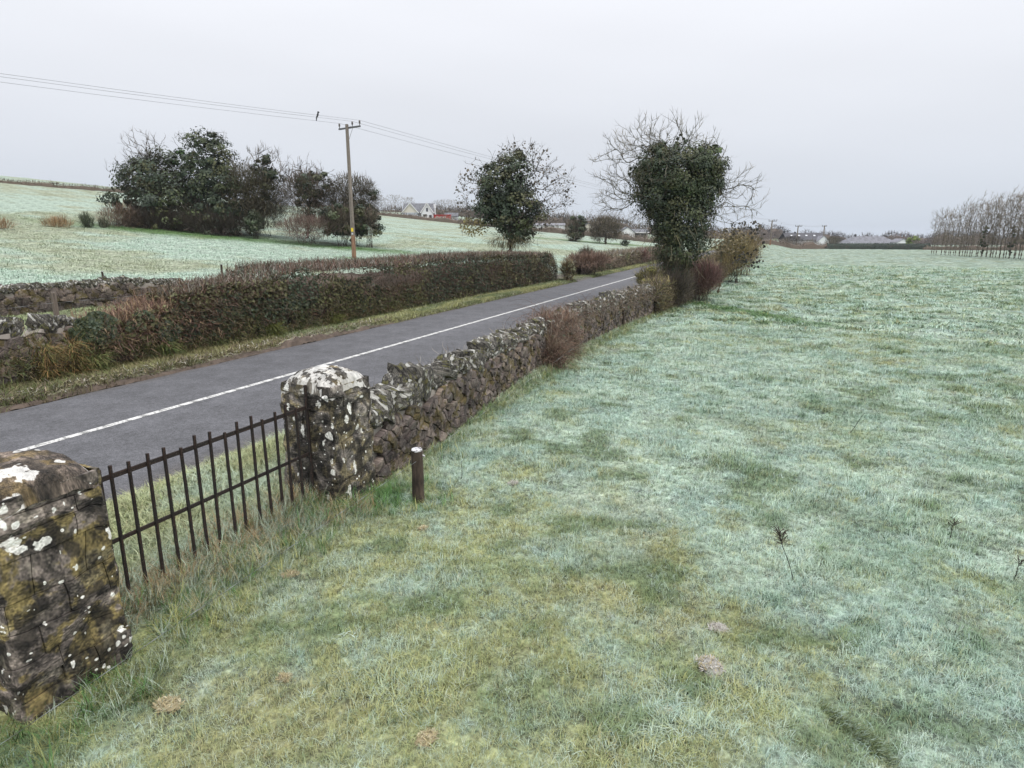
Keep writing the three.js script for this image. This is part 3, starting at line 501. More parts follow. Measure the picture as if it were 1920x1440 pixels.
const nearWallHeight = (v) => 0.76 + 0.10 * (fbm(v * .8, 3, 3) - .5);
{
  const R = rngOf(21), V0 = -4.25, V1 = 21, [x0, z0] = UV(wallFace(V0), V0), o = thing('stone_wall', 'rubble stone wall with jagged upright coping running from the white-topped pillar', 'wall', [x0, 0, z0]);
  const place = (s, y, d) => { const [x, z] = UV(wallFace(s) - d, s); return [x - x0, y + ground0(x, z) * .6, z - z0]; };
  rubbleFace(o, V0, 20.5, nearWallHeight, .165, .11, place, R, 290, (s) => s);
  coreStrip(o, V0, V1, (s) => nearWallHeight(s) + .02, place, .55);
  copeRow(o, V0, 20, place, (s) => nearWallHeight(s), R, 1.0, .55);
  // road side, seen only from the road
  const back = (s, y, d) => place(s, y, -.55 - d), g = cells(V0, 13, nearWallHeight, .3, .2, R).map((c) => stoneGeometry(c, back, R, .008, .03)); mesh('roadside_stones', mergeGeometries(g), STONE, o, 'stuff');
}
{ // stub of wall on the other side of the near pillar
  const R = rngOf(22), V0 = -9.2, V1 = -7.65, [x0, z0] = UV(wallFace(V0), V0), o = thing('stone_wall', 'short end of rubble wall beside the ochre-lichened pillar', 'wall', [x0, 0, z0]);
  const place = (s, y, d) => { const [x, z] = UV(-5.02 - d, s); return [x - x0, y, z - z0]; }, H = () => 1.0;
  rubbleFace(o, V0, V1, H, .26, .17, place, R, 200, (s) => -s); coreStrip(o, V0, V1, (s) => 1.02, place, .5); copeRow(o, V0, V1 - .1, place, () => 1.0, R, 1, .5);
}
// walls across the road
const farWallHeight = (v) => 1.0 + .22 * (fbm(v * .9 + 4, 8, 3) - .5) - .25 * sstep(-2.5, -2.35, v) * (1 - sstep(-2.1, -1.95, v));
{
  const R = rngOf(23), V0 = -13, V1 = 11, [x0, z0] = UV(4.4, V0), o = thing('stone_wall', 'mossy tumbledown stone wall on the far side of the road under the ivy', 'wall', [x0, 0, z0]);
  const place = (s, y, d) => { const [x, z] = UV(4.35 + .25 * (fbm(s * .4, 2, 2) - .5) - d + y * .10, s); return [x - x0, y + .06, z - z0]; };
  rubbleFace(o, V0, V1, farWallHeight, .27, .17, place, R, 290, (s) => Math.abs(s + 4)); coreStrip(o, V0, V1, (s) => farWallHeight(s) - .03, place, .6);
  copeRow(o, V0, -1.15, place, (s) => farWallHeight(s) - .02, R, 1.15, .5, (s) => s < -2.45 || s > -2.05);
}
{
  const R = rngOf(24), V0 = -13, V1 = 9, U = 11.4, [x0, z0] = UV(U, V0), o = thing('stone_wall', 'second stone wall behind the fence post, edging the frosted pasture', 'wall', [x0, 0, z0]);
  const place = (s, y, d) => { const [x, z] = UV(U - d, s); return [x - x0, y + ground0(x, z) - .05, z - z0]; }, H = (s) => .80 + .08 * (fbm(s, 5, 2) - .5) - .3 * sstep(4, 9, s);
  rubbleFace(o, V0, V1, H, .30, .19, place, R, 250, (s) => Math.abs(s + 2)); coreStrip(o, V0, V1, (s) => H(s), place, .5); copeRow(o, V0, V1, place, (s) => H(s) - .06, R, .7, .5);
}
// ------------------------------------------------------------------ trees and shrubs
const BARK = [.13, .108, .085], BARK_GREEN = [.165, .158, .092];
const IVY = [[.050, .074, .030], [.038, .060, .028], [.068, .088, .032], [.042, .064, .036], [.092, .098, .038]];
const OLIVE_LEAF = [[.15, .15, .07], [.11, .12, .06], [.17, .155, .075]];
const BROWN_TWIG = [[.20, .155, .12], [.25, .20, .15], [.16, .125, .10], [.22, .195, .13]];
const RED_TWIG = [[.26, .14, .115], [.32, .18, .15], [.21, .13, .115], [.29, .21, .165]];
const pick = (R, a) => a[Math.floor(R() * a.length)];
const mpp = (Z) => Z * 1.02 / FPX;
const lobe = (px, py, rx, ry, Z, deep = 1) => { const p = at(px, py, Z); return { x: p.x, y: p.y, z: p.z, rx: rx * mpp(Z), ry: ry * mpp(Z), rz: rx * mpp(Z) * deep }; };
function inLobe(l, R, lo = 0) { let x, y, z, d; do { x = R() * 2 - 1; y = R() * 2 - 1; z = R() * 2 - 1; d = x * x + y * y + z * z; } while (d > 1 || d < lo * lo); return [l.x + x * l.rx, l.y + y * l.ry, l.z + z * l.rz, x, y, z]; }
const lobePick = (lobes) => { const w = lobes.map((l) => l.rx * l.ry + l.rx * l.rz + l.ry * l.rz), s = w.reduce((a, b) => a + b, 0); return (R) => { let k = R() * s; for (let i = 0; i < w.length; i++) { k -= w[i]; if (k <= 0) return lobes[i]; } return lobes[lobes.length - 1]; }; };
// leaves in clumps over the lobes
function ivyLeaves(m, lobes, n, size, cols, R, o, clumps = 26, ragged = .25) {
  const choose = lobePick(lobes), per = Math.max(8, Math.round(n / (lobes.length * clumps)));
  for (let k = 0; k < n;) {
    const l = choose(R); let a = rr(R, -1, 1), q = R() * 6.283, s = Math.sqrt(1 - a * a), dx = s * Math.cos(q), dy = a, dz = s * Math.sin(q), rad = rr(R, .72, 1.0 + ragged * R());
    const cx = l.x + dx * l.rx * rad, cy = l.y + dy * l.ry * rad, cz = l.z + dz * l.rz * rad, cr = Math.min(l.rx, l.ry) * rr(R, .2, .5), tone = rr(R, .7, 1.3), base = pick(R, cols);
    for (let e = 0; e < per; e++, k++) {
      const [x, y, z, ux, uy, uz] = inLobe({ x: cx, y: cy, z: cz, rx: cr * 1.15, ry: cr * .8, rz: cr }, R, .1);
      let nx = ux * .7 + dx * .5 + rr(R, -.4, .4), ny = uy * .7 + dy * .5 + .25 + rr(R, -.4, .4), nz = uz * .7 + dz * .5 + rr(R, -.4, .4); const ll = Math.hypot(nx, ny, nz) || 1;
      m.leaf(x - o[0], y - o[1], z - o[2], nx / ll, ny / ll, nz / ll, size * rr(R, .5, 1.5), R, mul3(base, tone * rr(R, .75, 1.3)));
    }
  }
}
// a brush of twigs through the lobes, pointing outward and up
function twigs(m, lobes, n, len, w, cols, R, o, up = .35, lo = .3) {
  const choose = lobePick(lobes);
  for (let k = 0; k < n; k++) { const l = choose(R), [x, y, z, ux, uy, uz] = inLobe(l, R, lo); let dx = ux + rr(R, -.7, .7), dy = uy + up + rr(R, -.6, .6), dz = uz + rr(R, -.7, .7); const d = Math.hypot(dx, dy, dz) || 1; m.blade(x - o[0], y - o[1], z - o[2], dx / d, dy / d, dz / d, len * rr(R, .5, 1.3), w * rr(R, .7, 1.3), R, mul3(pick(R, cols), rr(R, .7, 1.3))); }
}
// limbs that reach for points spread through the crown; the pipe model thickens them towards the trunk
function limbs(m, trunk, targets, R, o, { tip = .008, rootR = .3, step = .4, up = .5, col = BARK, tipCol = null, twig = 0, twigLen = .4, wig = .25, power = .48, sides = 4 }) {
  const N = []; trunk.forEach((p, k) => N.push({ p, par: k - 1, c: 0, d: k ? norm(sub(p, trunk[k - 1])) : [0, 1, 0] }));
  function sub(a, b) { return [a[0] - b[0], a[1] - b[1], a[2] - b[2]]; } function norm(a) { const l = Math.hypot(...a) || 1; return [a[0] / l, a[1] / l, a[2] / l]; }
  const chains = [trunk.map((_, k) => k)], mid = trunk[trunk.length - 1], first = Math.max(0, Math.floor(trunk.length * .3));
  targets.sort((a, b) => Math.hypot(...sub(a, mid)) - Math.hypot(...sub(b, mid)));
  for (const t of targets) {
    let best = -1, bd = 1e9;
    for (let k = first; k < N.length; k++) { const p = N[k].p, dx = t[0] - p[0], dy = t[1] - p[1], dz = t[2] - p[2], d = Math.hypot(dx, dy, dz) * (dy < 0 ? 1.25 : 1) * (1 + .35 * (1 - (dx * N[k].d[0] + dy * N[k].d[1] + dz * N[k].d[2]) / (Math.hypot(dx, dy, dz) || 1))); if (d < bd) { bd = d; best = k; } }
    let cur = best, p = N[best].p, d = N[best].d; const n = Math.max(1, Math.round(Math.hypot(...sub(t, p)) / step)), chain = [best];
    for (let s = 0; s < n; s++) {
      const left = n - s, to = norm(sub(t, p)), f = .45 + .55 * s / n; d = norm([lerp(d[0], to[0], f) + rr(R, -wig, wig), lerp(d[1], to[1], f) + rr(R, -wig, wig) + (s > n * .5 ? up * .12 : -up * .05), lerp(d[2], to[2], f) + rr(R, -wig, wig)]);
      const L = Math.hypot(...sub(t, p)) / left; p = [p[0] + d[0] * L, p[1] + d[1] * L, p[2] + d[2] * L]; N.push({ p, par: cur, c: 0, d }); cur = N.length - 1; chain.push(cur);
    }
    N[cur].tip = true; chains.push(chain);
  }
  for (let k = N.length - 1; k >= 0; k--) { N[k].c = Math.max(1, N[k].c); if (N[k].par >= 0) N[N[k].par].c += N[k].c; }
  const maxC = N[0].c, rOf = (k) => Math.min(rootR, tip * Math.pow(N[k].c, power)) ;
  chains.forEach((ch, i) => { const pts = ch.map((k, j) => { const r = i === 0 ? Math.max(rOf(k), rootR * (1 - .55 * j / ch.length)) : j === 0 ? Math.min(rOf(k), rOf(ch[1]) * 1.25) : rOf(k); return [N[k].p[0] - o[0], N[k].p[1] - o[1], N[k].p[2] - o[2], r]; }); if (pts.length > 1) m.tube(pts, col, i === 0 ? 10 : pts[0][3] > .04 ? 6 : sides, i === 0 ? null : tipCol); });
  if (twig) for (const q of N) { if (q.c > 3) continue; for (let k = 0; k < twig; k++) { let dx = q.d[0] + rr(R, -.9, .9), dy = q.d[1] + rr(R, -.5, .9) * 1, dz = q.d[2] + rr(R, -.9, .9); const l = Math.hypot(dx, dy, dz); m.blade(q.p[0] - o[0], q.p[1] - o[1], q.p[2] - o[2], dx / l, dy / l, dz / l, twigLen * rr(R, .5, 1.3), tip * 1.7, R, tipCol || col, .12); } }
  return N;
}
const gy = (p) => ground(p.x, p.z);
// a tree described by where its crown shows in the photograph, at distance Z
function tree(name, label, spec, group) {
  const { Z, px, topPy, seed, trunkR = .2, lean = 0 } = spec, R = rngOf(seed), b = at(px, 480, Z), y0 = ground(b.x, b.z), o = [b.x, y0, b.z], t = thing(name, label, spec.category || 'tree', o, 0, group);
  const top = at(px + lean, topPy, Z), m = new MB(), n = 9, trunk = []; for (let k = 0; k <= n; k++) { const f = k / n; trunk.push([lerp(b.x, top.x, f) + (k ? rr(R, -.08, .08) : 0), lerp(y0 - .15, top.y, f), b.z + (k ? rr(R, -.1, .1) : 0)]); }
  const targets = []; for (const [l, cnt, lo = .25] of spec.bare || []) for (let k = 0; k < cnt; k++) { const p = inLobe(l, R, lo); targets.push([p[0], p[1], p[2]]); }
  limbs(m, trunk, targets, R, o, { rootR: trunkR, ...spec.limbs });
  m.build('trunk_and_branches', TWIG, t);
  if (spec.twigs) { const w = new MB(); for (const [ls, cnt, len, wd, cols, up, lo] of spec.twigs) twigs(w, ls, cnt, len, wd, cols, R, o, up, lo); w.build('twigs', TWIG, t, 'stuff'); }
  if (spec.ivy) { const l = new MB(); for (const [ls, cnt, size, cols, clumps, ragged] of spec.ivy) ivyLeaves(l, ls, cnt, size, cols || IVY, R, o, clumps, ragged); l.build('ivy', LEAF, t, 'stuff'); }
  if (spec.keys) { const l = new MB(); for (const [ls, cnt, size, cols] of spec.keys) for (let k = 0; k < cnt; k++) { const e = inLobe(pick(R, ls), R, .4); l.leaf(e[0] - o[0], e[1] - o[1], e[2] - o[2], ...norm3(rr(R, -1, 1), rr(R, -.2, 1), rr(R, -1, 1)), size * rr(R, .6, 1.4), R, mul3(pick(R, cols), rr(R, .7, 1.3))); } l.build('hanging_seed_clusters', LEAF, t, 'stuff'); }
  return t;
}
const norm3 = (x, y, z) => { const l = Math.hypot(x, y, z) || 1; return [x / l, y / l, z / l]; };
{ // the big ash in the wall, wrapped in ivy
  const Z = 27.6, L = (a, b, c, d, e) => lobe(a, b, c, d, Z, e);
  tree('ivy_clad_ash_tree', 'ivy-smothered ash with a boxy ivy head, standing in the roadside wall', { Z, px: 1258, topPy: 330, seed: 31, trunkR: .42,
    bare: [[L(1188, 315, 76, 68, 1.2), 330, .35], [L(1165, 370, 52, 40, 1.4), 150, .3], [L(1245, 268, 84, 44, 1.3), 280, .2], [L(1310, 300, 50, 45, 1.3), 90, .3], [L(1378, 368, 44, 48, 1.4), 170, .3], [L(1340, 400, 40, 40, 1.2), 45, .2], [L(1250, 380, 60, 60, .9), 30, 0]],
    limbs: { tip: .008, step: .3, up: .9, col: BARK_GREEN, tipCol: [.25, .225, .175], twig: 3, twigLen: .36, wig: .11, power: .43 },
    twigs: [[[L(1270, 420, 66, 62, .8), L(1290, 470, 42, 45, .8)], 240, .8, .018, [[.17, .155, .085], [.14, .13, .08]], -1.0, .8], [[L(1255, 520, 40, 42, .9)], 1100, .7, .014, BROWN_TWIG, .6, .1]],
    ivy: [[[L(1232, 306, 36, 30, .95), L(1222, 338, 28, 36, .95), L(1320, 310, 34, 34, .95), L(1330, 345, 24, 40, .95), L(1275, 325, 60, 44, .95), L(1250, 365, 52, 46, .9), L(1312, 355, 38, 46, .9), L(1278, 410, 50, 48, .85), L(1278, 455, 42, 44, .8), L(1264, 495, 25, 36, .9)], 62000, .078, IVY, 90, .2], [[L(1255, 285, 22, 14), L(1320, 288, 28, 14)], 2200, .1, [[0.135, 0.18, 0.054], [0.108, 0.153, 0.054]], 16, .3], [[L(1240, 274, 8, 12), L(1278, 262, 7, 12), L(1190, 322, 10, 7)], 420, .1, IVY, 5, .4]] });
}
{ // second ash, in the pasture behind the hedge
  const Z = 45, L = (a, b, c, d, e) => lobe(a, b, c, d, Z, e);
  tree('ivy_clad_ash_tree', 'ivy-clad ash with clustered seeds on bare outer branches, behind the hedge', { Z, px: 957, topPy: 330, seed: 32, trunkR: .30,
    bare: [[L(1020, 345, 58, 50, 1.1), 210, .3], [L(1035, 375, 45, 32, 1.2), 70, .3], [L(900, 365, 40, 58, 1.1), 140, .3], [L(975, 305, 60, 36, 1.1), 150, .2], [L(890, 420, 28, 22, 1.2), 45, .2], [L(1000, 420, 45, 30), 40, .2]],
    limbs: { tip: .0105, step: .42, up: .8, col: BARK, tipCol: [.13, .115, .095], twig: 2, twigLen: .42, wig: .14, power: .42 },
    twigs: [[[L(955, 448, 40, 14)], 900, .6, .022, [[.22, .19, .10], [.16, .14, .08]], -.5, 0]], keys: [[[L(1025, 360, 55, 48), L(890, 365, 36, 56), L(980, 300, 56, 34), L(1000, 410, 40, 30)], 900, .17, [[0.162, 0.135, 0.099], [0.135, 0.117, 0.09]]], [[L(888, 425, 26, 18)], 300, .14, [[0.36, 0.288, 0.108], [0.288, 0.252, 0.09]]]],
    ivy: [[[L(950, 345, 42, 46, .95), L(935, 365, 33, 42), L(960, 300, 24, 16), L(960, 395, 50, 36, .9), L(965, 425, 36, 26)], 17000, .15, IVY, 45, .3]] });
}
// ---- the thicket on the slope across the road
const TH = 61;
{
  const L = (a, b, c, d, e) => lobe(a, b, c, d, TH, e), G = 'trees of the thicket on the slope';
  tree('hawthorn_tree', 'bushy ivy-grown tree with a bare spray of twigs on top, at the thicket edge', { Z: TH, px: 290, topPy: 320, seed: 41, trunkR: .3, bare: [[L(268, 275, 36, 28), 110, .2], [L(236, 330, 24, 36), 60, .2], [L(300, 350, 55, 50), 60, .2]], limbs: { tip: .016, step: .5, twig: 2, twigLen: .6, col: BARK, tipCol: [0.216, 0.189, 0.162] },
    twigs: [[[L(290, 345, 50, 50), L(330, 370, 40, 45)], 3600, .8, .028, [[.10, .085, .05], [.085, .075, .05]], -.1, .8], [[L(262, 415, 48, 26), L(310, 425, 55, 18)], 2600, .9, .03, BROWN_TWIG, .4, 0]],
    ivy: [[[L(262, 345, 36, 44), L(300, 340, 44, 48), L(330, 365, 44, 42), L(290, 375, 64, 30), L(345, 310, 26, 24)], 13000, .2, IVY, 30, .35], [[L(345, 300, 18, 16)], 500, .2, [[0.09, 0.18, 0.054], [0.108, 0.198, 0.063]], 8, .3]] }, G);
  tree('hawthorn_tree', 'tallest ivy tree of the thicket, its dark top narrowing to a point', { Z: TH + 2, px: 402, topPy: 290, seed: 42, trunkR: .32, bare: [[L(360, 270, 26, 22), 60, .2], [L(405, 262, 20, 18), 30, .2], [L(440, 330, 24, 30), 40, .2]], limbs: { tip: .016, step: .5, twig: 2, twigLen: .6, tipCol: [0.216, 0.189, 0.162] },
    twigs: [[[L(400, 425, 60, 20), L(385, 405, 50, 26)], 3200, .9, .03, BROWN_TWIG, .5, 0]],
    ivy: [[[L(388, 285, 32, 34), L(395, 262, 16, 16), L(400, 325, 42, 42), L(420, 355, 44, 38), L(375, 330, 32, 40), L(410, 385, 50, 34), L(425, 412, 44, 24)], 16000, .2, IVY, 34, .35]] }, G);
  tree('hawthorn_tree', 'olive brown leafless thorn tree between the ivy trees', { Z: TH + 6, px: 465, topPy: 350, seed: 43, trunkR: .22, bare: [[L(465, 350, 44, 34), 120, .2], [L(450, 315, 26, 22), 30, .2]], limbs: { tip: .015, step: .5, twig: 3, twigLen: .6, tipCol: [0.216, 0.18, 0.126] }, twigs: [[[L(465, 360, 52, 42), L(500, 370, 40, 32)], 7500, .75, .03, [[0.198, 0.171, 0.099], [0.162, 0.144, 0.09], [0.135, 0.117, 0.081]], .3, 0]] }, G);
  tree('sycamore_tree', 'bare round-headed tree with ivy round its stem, rising behind the thicket', { Z: TH + 12, px: 497, topPy: 320, seed: 44, trunkR: .28, bare: [[L(498, 312, 36, 34), 190, .2]], limbs: { tip: .016, step: .55, up: 1.2, twig: 3, twigLen: .7, tipCol: [0.252, 0.216, 0.18] }, ivy: [[[L(497, 318, 16, 22), L(500, 345, 22, 24)], 1800, .23, IVY, 14, .4]] }, G);
  tree('thorn_tree', 'gnarled leafless thorn tree with dark ivied middle, beside the pole', { Z: TH + 4, px: 580, topPy: 345, seed: 45, trunkR: .26, bare: [[L(575, 325, 44, 22), 120, .2], [L(600, 350, 34, 30), 60, .2], [L(550, 345, 28, 30), 50, .2]], limbs: { tip: .018, step: .45, wig: .42, twig: 2, twigLen: .55, tipCol: [0.198, 0.162, 0.135] }, twigs: [[[L(575, 370, 48, 42)], 5200, .7, .03, BROWN_TWIG, .3, 0]], ivy: [[[L(585, 340, 28, 22), L(580, 380, 22, 24)], 2600, .21, IVY, 18, .35]] }, G);
  tree('thorn_tree', 'dense rounded thorn tree with ivy sleeves behind the utility pole', { Z: TH + 1, px: 662, topPy: 365, seed: 46, trunkR: .25, bare: [[L(660, 350, 40, 22), 60, .2]], limbs: { tip: .016, step: .5, twig: 2, twigLen: .6 }, twigs: [[[L(660, 368, 46, 34), L(635, 385, 34, 34), L(690, 375, 20, 30)], 7500, .6, .03, [[0.153, 0.126, 0.09], [0.18, 0.153, 0.099], [0.126, 0.112, 0.081]], .2, 0]], ivy: [[[L(650, 395, 26, 20), L(692, 372, 16, 24), L(675, 405, 28, 22), L(640, 400, 20, 18)], 3600, .2, IVY, 20, .4]] }, G);
}
// shrubs: a knot of stems, twigs and leaves sitting on the ground
function shrub(name, label, Z, px, py, rx, ry, seed, { tw = 800, len = .5, w = .02, cols = BROWN_TWIG, leaves = 0, size = .12, lcols = OLIVE_LEAF, up = .5, category = 'shrub', deep = 1, group } = {}) {
  const R = rngOf(seed), c = at(px, py, Z), y0 = ground(c.x, c.z), o = [c.x, y0, c.z], t = thing(name, label, category, o, 0, group), l = lobe(px, py, rx, ry, Z, deep);
  l.ry = Math.max(l.ry, .12); l.y = Math.max(l.y, y0 + l.ry * .55);
  const s = new MB(); for (let k = 0; k < 14; k++) { const q = R() * 6.28, e = inLobe(l, R, .5); s.tube([[Math.cos(q) * l.rx * .3, -.08, Math.sin(q) * l.rz * .3, .02], [(e[0] - o[0]) * .5, (e[1] - o[1]) * .6, (e[2] - o[2]) * .5, .014], [e[0] - o[0], Math.max(.05, e[1] - o[1]), e[2] - o[2], .005]], BARK, 4); } s.build('stems', TWIG, t);
  if (tw) { const m = new MB(); twigs(m, [l], tw, len, w, cols, R, o, up, 0); m.build('twigs', TWIG, t, 'stuff'); }
  if (leaves) { const m = new MB(); ivyLeaves(m, [l], leaves, size, lcols, R, o, 16, .3); m.build('leaves', LEAF, t, 'stuff'); }
  return t;
}
shrub('bramble_thicket', 'purple-brown leafless bramble mound at the foot of the thicket', 57, 575, 428, 52, 18, 51, { tw: 4200, len: .55, w: .022, cols: [[0.234, 0.153, 0.126], [0.288, 0.198, 0.162], [0.198, 0.144, 0.117]] });
shrub('gorse_bush', 'dark spiky gorse bush at the end of the thicket', 58, 478, 420, 15, 18, 52, { tw: 900, len: .5, w: .03, cols: [[0.063, 0.081, 0.045], [0.09, 0.099, 0.054]], leaves: 500, size: .16, lcols: [[0.054, 0.081, 0.036], [0.072, 0.09, 0.045]] });
shrub('bush', 'dark leafy bush beside the thicket near the pole', 58, 640, 412, 34, 24, 53, { tw: 2600, len: .5, w: .026, leaves: 1600, size: .19, lcols: IVY });
shrub('bush', 'ivy bush at the right end of the thicket behind the pole', 59, 690, 415, 20, 24, 54, { tw: 900, len: .5, w: .026, leaves: 1200, size: .19, lcols: IVY });
shrub('gorse_bush', 'small upright green gorse bush standing alone on the slope', 54, 165, 431, 11, 14, 55, { tw: 500, len: .5, w: .03, cols: [[0.108, 0.135, 0.072], [0.09, 0.108, 0.063]], up: 1.4 });
shrub('gorse_bush', 'low olive gorse tuft between the lone gorse and the brambles', 55, 196, 432, 9, 9, 56, { tw: 300, len: .4, w: .03, cols: [[0.126, 0.126, 0.081]], up: 1.2 });
shrub('dead_bracken', 'rust brown clump of dead stalks on the frosted slope', 52, 110, 433, 24, 9, 57, { tw: 800, len: .55, w: .02, cols: [[0.432, 0.27, 0.135], [0.342, 0.234, 0.144], [0.504, 0.36, 0.198]], up: 1.2, category: 'bracken' });
shrub('bramble_thicket', 'rusty brambles spilling from the left edge of the thicket', 58, 225, 412, 36, 22, 58, { tw: 2200, len: .6, w: .022, cols: [[0.288, 0.18, 0.126], [0.216, 0.162, 0.126]] });
shrub('dead_bracken', 'brown weeds at the far left of the slope', 46, 4, 462, 22, 9, 59, { tw: 500, len: .5, w: .02, cols: [[0.432, 0.27, 0.135], [0.342, 0.234, 0.144]], up: 1.2, category: 'bracken' });
shrub('bramble_thicket', 'dense dark brambles round the feet of the tall ivy trees', 59.5, 395, 424, 78, 19, 151, { tw: 5200, len: .7, w: .03, cols: [[.13, .105, .085], [.10, .085, .07], [.16, .13, .10]], leaves: 900, size: .2, lcols: IVY, deep: .45 });
shrub('bramble_thicket', 'dark brambles below the bushy ivy-grown tree at the thicket edge', 59.5, 290, 424, 60, 18, 152, { tw: 4200, len: .7, w: .03, cols: [[.13, .105, .085], [.10, .085, .07], [.18, .14, .10]], leaves: 300, size: .2, lcols: IVY, deep: .45 });
shrub('bramble_thicket', 'brown brambles under the rounded thorn tree by the pole', 60, 655, 420, 50, 20, 153, { tw: 3600, len: .7, w: .03, cols: [[.13, .105, .085], [.10, .085, .07], [.16, .13, .10]], leaves: 600, size: .2, lcols: IVY, deep: .5 });
shrub('bramble_thicket', 'olive brambles filling the gap between the ivy trees and the gnarled thorn', 63, 490, 400, 45, 26, 154, { tw: 3600, len: .7, w: .03, cols: [[.15, .13, .085], [.12, .105, .075]], deep: .6 });
// ---- the two field thorns beyond the lane
{
  const Z = 118, L = (a, b, c, d, e) => lobe(a, b, c, d, Z, e);
  tree('thorn_tree', 'ivy-topped thorn tree standing in the pasture, the narrower of two', { Z, px: 1079, topPy: 430, seed: 61, trunkR: .35, bare: [[L(1080, 428, 20, 18), 60, .2]], limbs: { tip: .03, step: .8, twig: 2, twigLen: .8 }, twigs: [[[L(1078, 432, 19, 20)], 1600, .9, .05, BROWN_TWIG, .3, 0]], ivy: [[[L(1084, 415, 12, 12), L(1080, 432, 12, 18), L(1090, 422, 8, 10)], 2600, .34, IVY, 20, .4]] });
  tree('thorn_tree', 'wide spreading umbrella-shaped thorn tree in the pasture', { Z: 116, px: 1135, topPy: 440, seed: 62, trunkR: .42, bare: [[L(1135, 428, 30, 20), 150, .2]], limbs: { tip: .03, step: .8, twig: 3, twigLen: .9 }, twigs: [[[L(1135, 426, 29, 17), L(1120, 438, 14, 12), L(1152, 436, 14, 12)], 4200, .9, .05, [[0.18, 0.153, 0.108], [0.153, 0.135, 0.09], [0.216, 0.18, 0.126]], .3, 0]] });
  shrub('scrub', 'low dark scrub clump in the pasture right of the umbrella thorn', 112, 1172, 457, 7, 4, 63, { tw: 400, len: .6, w: .06, cols: [[0.072, 0.09, 0.063]] });
}
// ------------------------------------------------------------------ hedges and brambles
// a long hedge along the road: solid heart, twigs and ivy over it. top(v), u0(v), u1(v) give its section
function hedge(name, label, v0, v1, u0, u1, top, seed, { twN = 300, twLen = .35, twW = .012, leafN = 200, leafSize = .1, twCols = RED_TWIG, side = -1, frosty = 0, ivyAt = () => .5, category = 'hedge', base = () => 0, onTop = false } = {}) {
  const R = rngOf(seed), [x0, z0] = UV((u0(v0) + u1(v0)) / 2, v0), y00 = ground0(x0, z0), t = thing(name, label, category, [x0, 0, z0]);
  const P = (u, y, v) => { const [x, z] = UV(u, v); return [x - x0, y, z - z0]; };
  const core = new MB(); let prev = null; const inset = .16;
  for (let v = v0 + .1; v <= v1; v += .3) {
    const a = u0(v), b = u1(v), h = top(v), n = 12, r = [];
    for (let k = 0; k <= n; k++) { const q = k / n * Math.PI, c = -Math.cos(q), s = Math.sin(q), e = (w) => Math.sign(w) * Math.pow(Math.abs(w), .45), j = .86 + .22 * (fbm(v * 1.6 + k, k * 1.3 + seed, 3) - .5); const u = lerp(a + inset, b - inset, .5 + .5 * e(c) * j), y = base(v) + (h - base(v) - inset) * e(s) * j; const g = UV(u, v); r.push(core.vert(...P(u, onTop ? Math.max(y, base(v) - .05) : k === 0 || k === n ? ground0(...g) - .1 : Math.max(y, ground0(...g) - .05), v), 0, 0, 0, BROWN_TWIG[0])); }
    if (prev) for (let k = 0; k < n; k++) core.quad(prev[k], r[k], r[k + 1], prev[k + 1]); prev = r;
  }
  const cg = core.geometry(); cg.computeVertexNormals(); mesh('inner_stems', cg, TWIG, t);
  const tw = new MB(), lf = new MB(), len = v1 - v0;
  const spot = () => {                                                  // a point on the outside: face, top or back, with its normal in (u, y)
    const v = rr(R, v0, v1), a = u0(v), b = u1(v), h = top(v), bs = base(v), w = Math.abs(b - a), q = R() * (h + w * .9 + h * .35), lump = .22 * (fbm(v * 1.3 + 9, seed + q, 3) - .5);
    if (q < h) { const y = bs + (h - bs) * Math.pow(R(), .9), e = sstep(h - .3, h, y) * .15; return [(side < 0 ? a : b) - side * (e - lump + .05), y, v, side, .15]; }
    if (q < h + w * .9) { const u = lerp(a, b, R()); return [u, h + lump - .04, v, 0, 1]; }
    return [(side < 0 ? b : a) + side * .05, bs + (h - bs) * R(), v, -side, .2];
  };
  for (let k = 0; k < twN * len; k++) { const [u, y, v, nu, ny] = spot(), e = P(u, y, v); const du = nu + rr(R, -1.1, 1.1), dy = ny + rr(R, -.7, .9), dv = rr(R, -1.3, 1.3), x = RN[0] * du + RD[0] * dv, z = RN[1] * du + RD[1] * dv, l = Math.hypot(x, dy, z); const fr = frosty && ny > .5 && R() < frosty; tw.blade(e[0], e[1], e[2], x / l, dy / l, z / l, twLen * rr(R, .4, 1.3), twW * rr(R, .7, 1.4), R, mul3(fr ? [.40, .37, .33] : pick(R, twCols), rr(R, .7, 1.3)), .3); }
  for (let k = 0; k < leafN * len; k++) { const [u, y, v, nu, ny] = spot(), a = ivyAt(u, y, v); if (R() > a) continue; const e = P(u, y, v), x = RN[0] * nu + rr(R, -.6, .6), z = RN[1] * nu + rr(R, -.6, .6), yy = ny + rr(R, -.3, .7), l = Math.hypot(x, yy, z), n2 = fbm(v * .7 + 3, y * 1.4 + seed, 3); const j = .10; lf.leaf(e[0] + rr(R, -j, j), e[1] + rr(R, -j, j), e[2] + rr(R, -j, j), x / l, yy / l, z / l, leafSize * rr(R, .7, 1.3), R, mul3(n2 > .56 ? [.12, .125, .045] : n2 < .40 ? [.055, .085, .045] : pick(R, IVY), rr(R, .75, 1.5))); }
  tw.build('twigs', TWIG, t, 'stuff'); lf.build('ivy_leaves', LEAF, t, 'stuff'); return t;
}
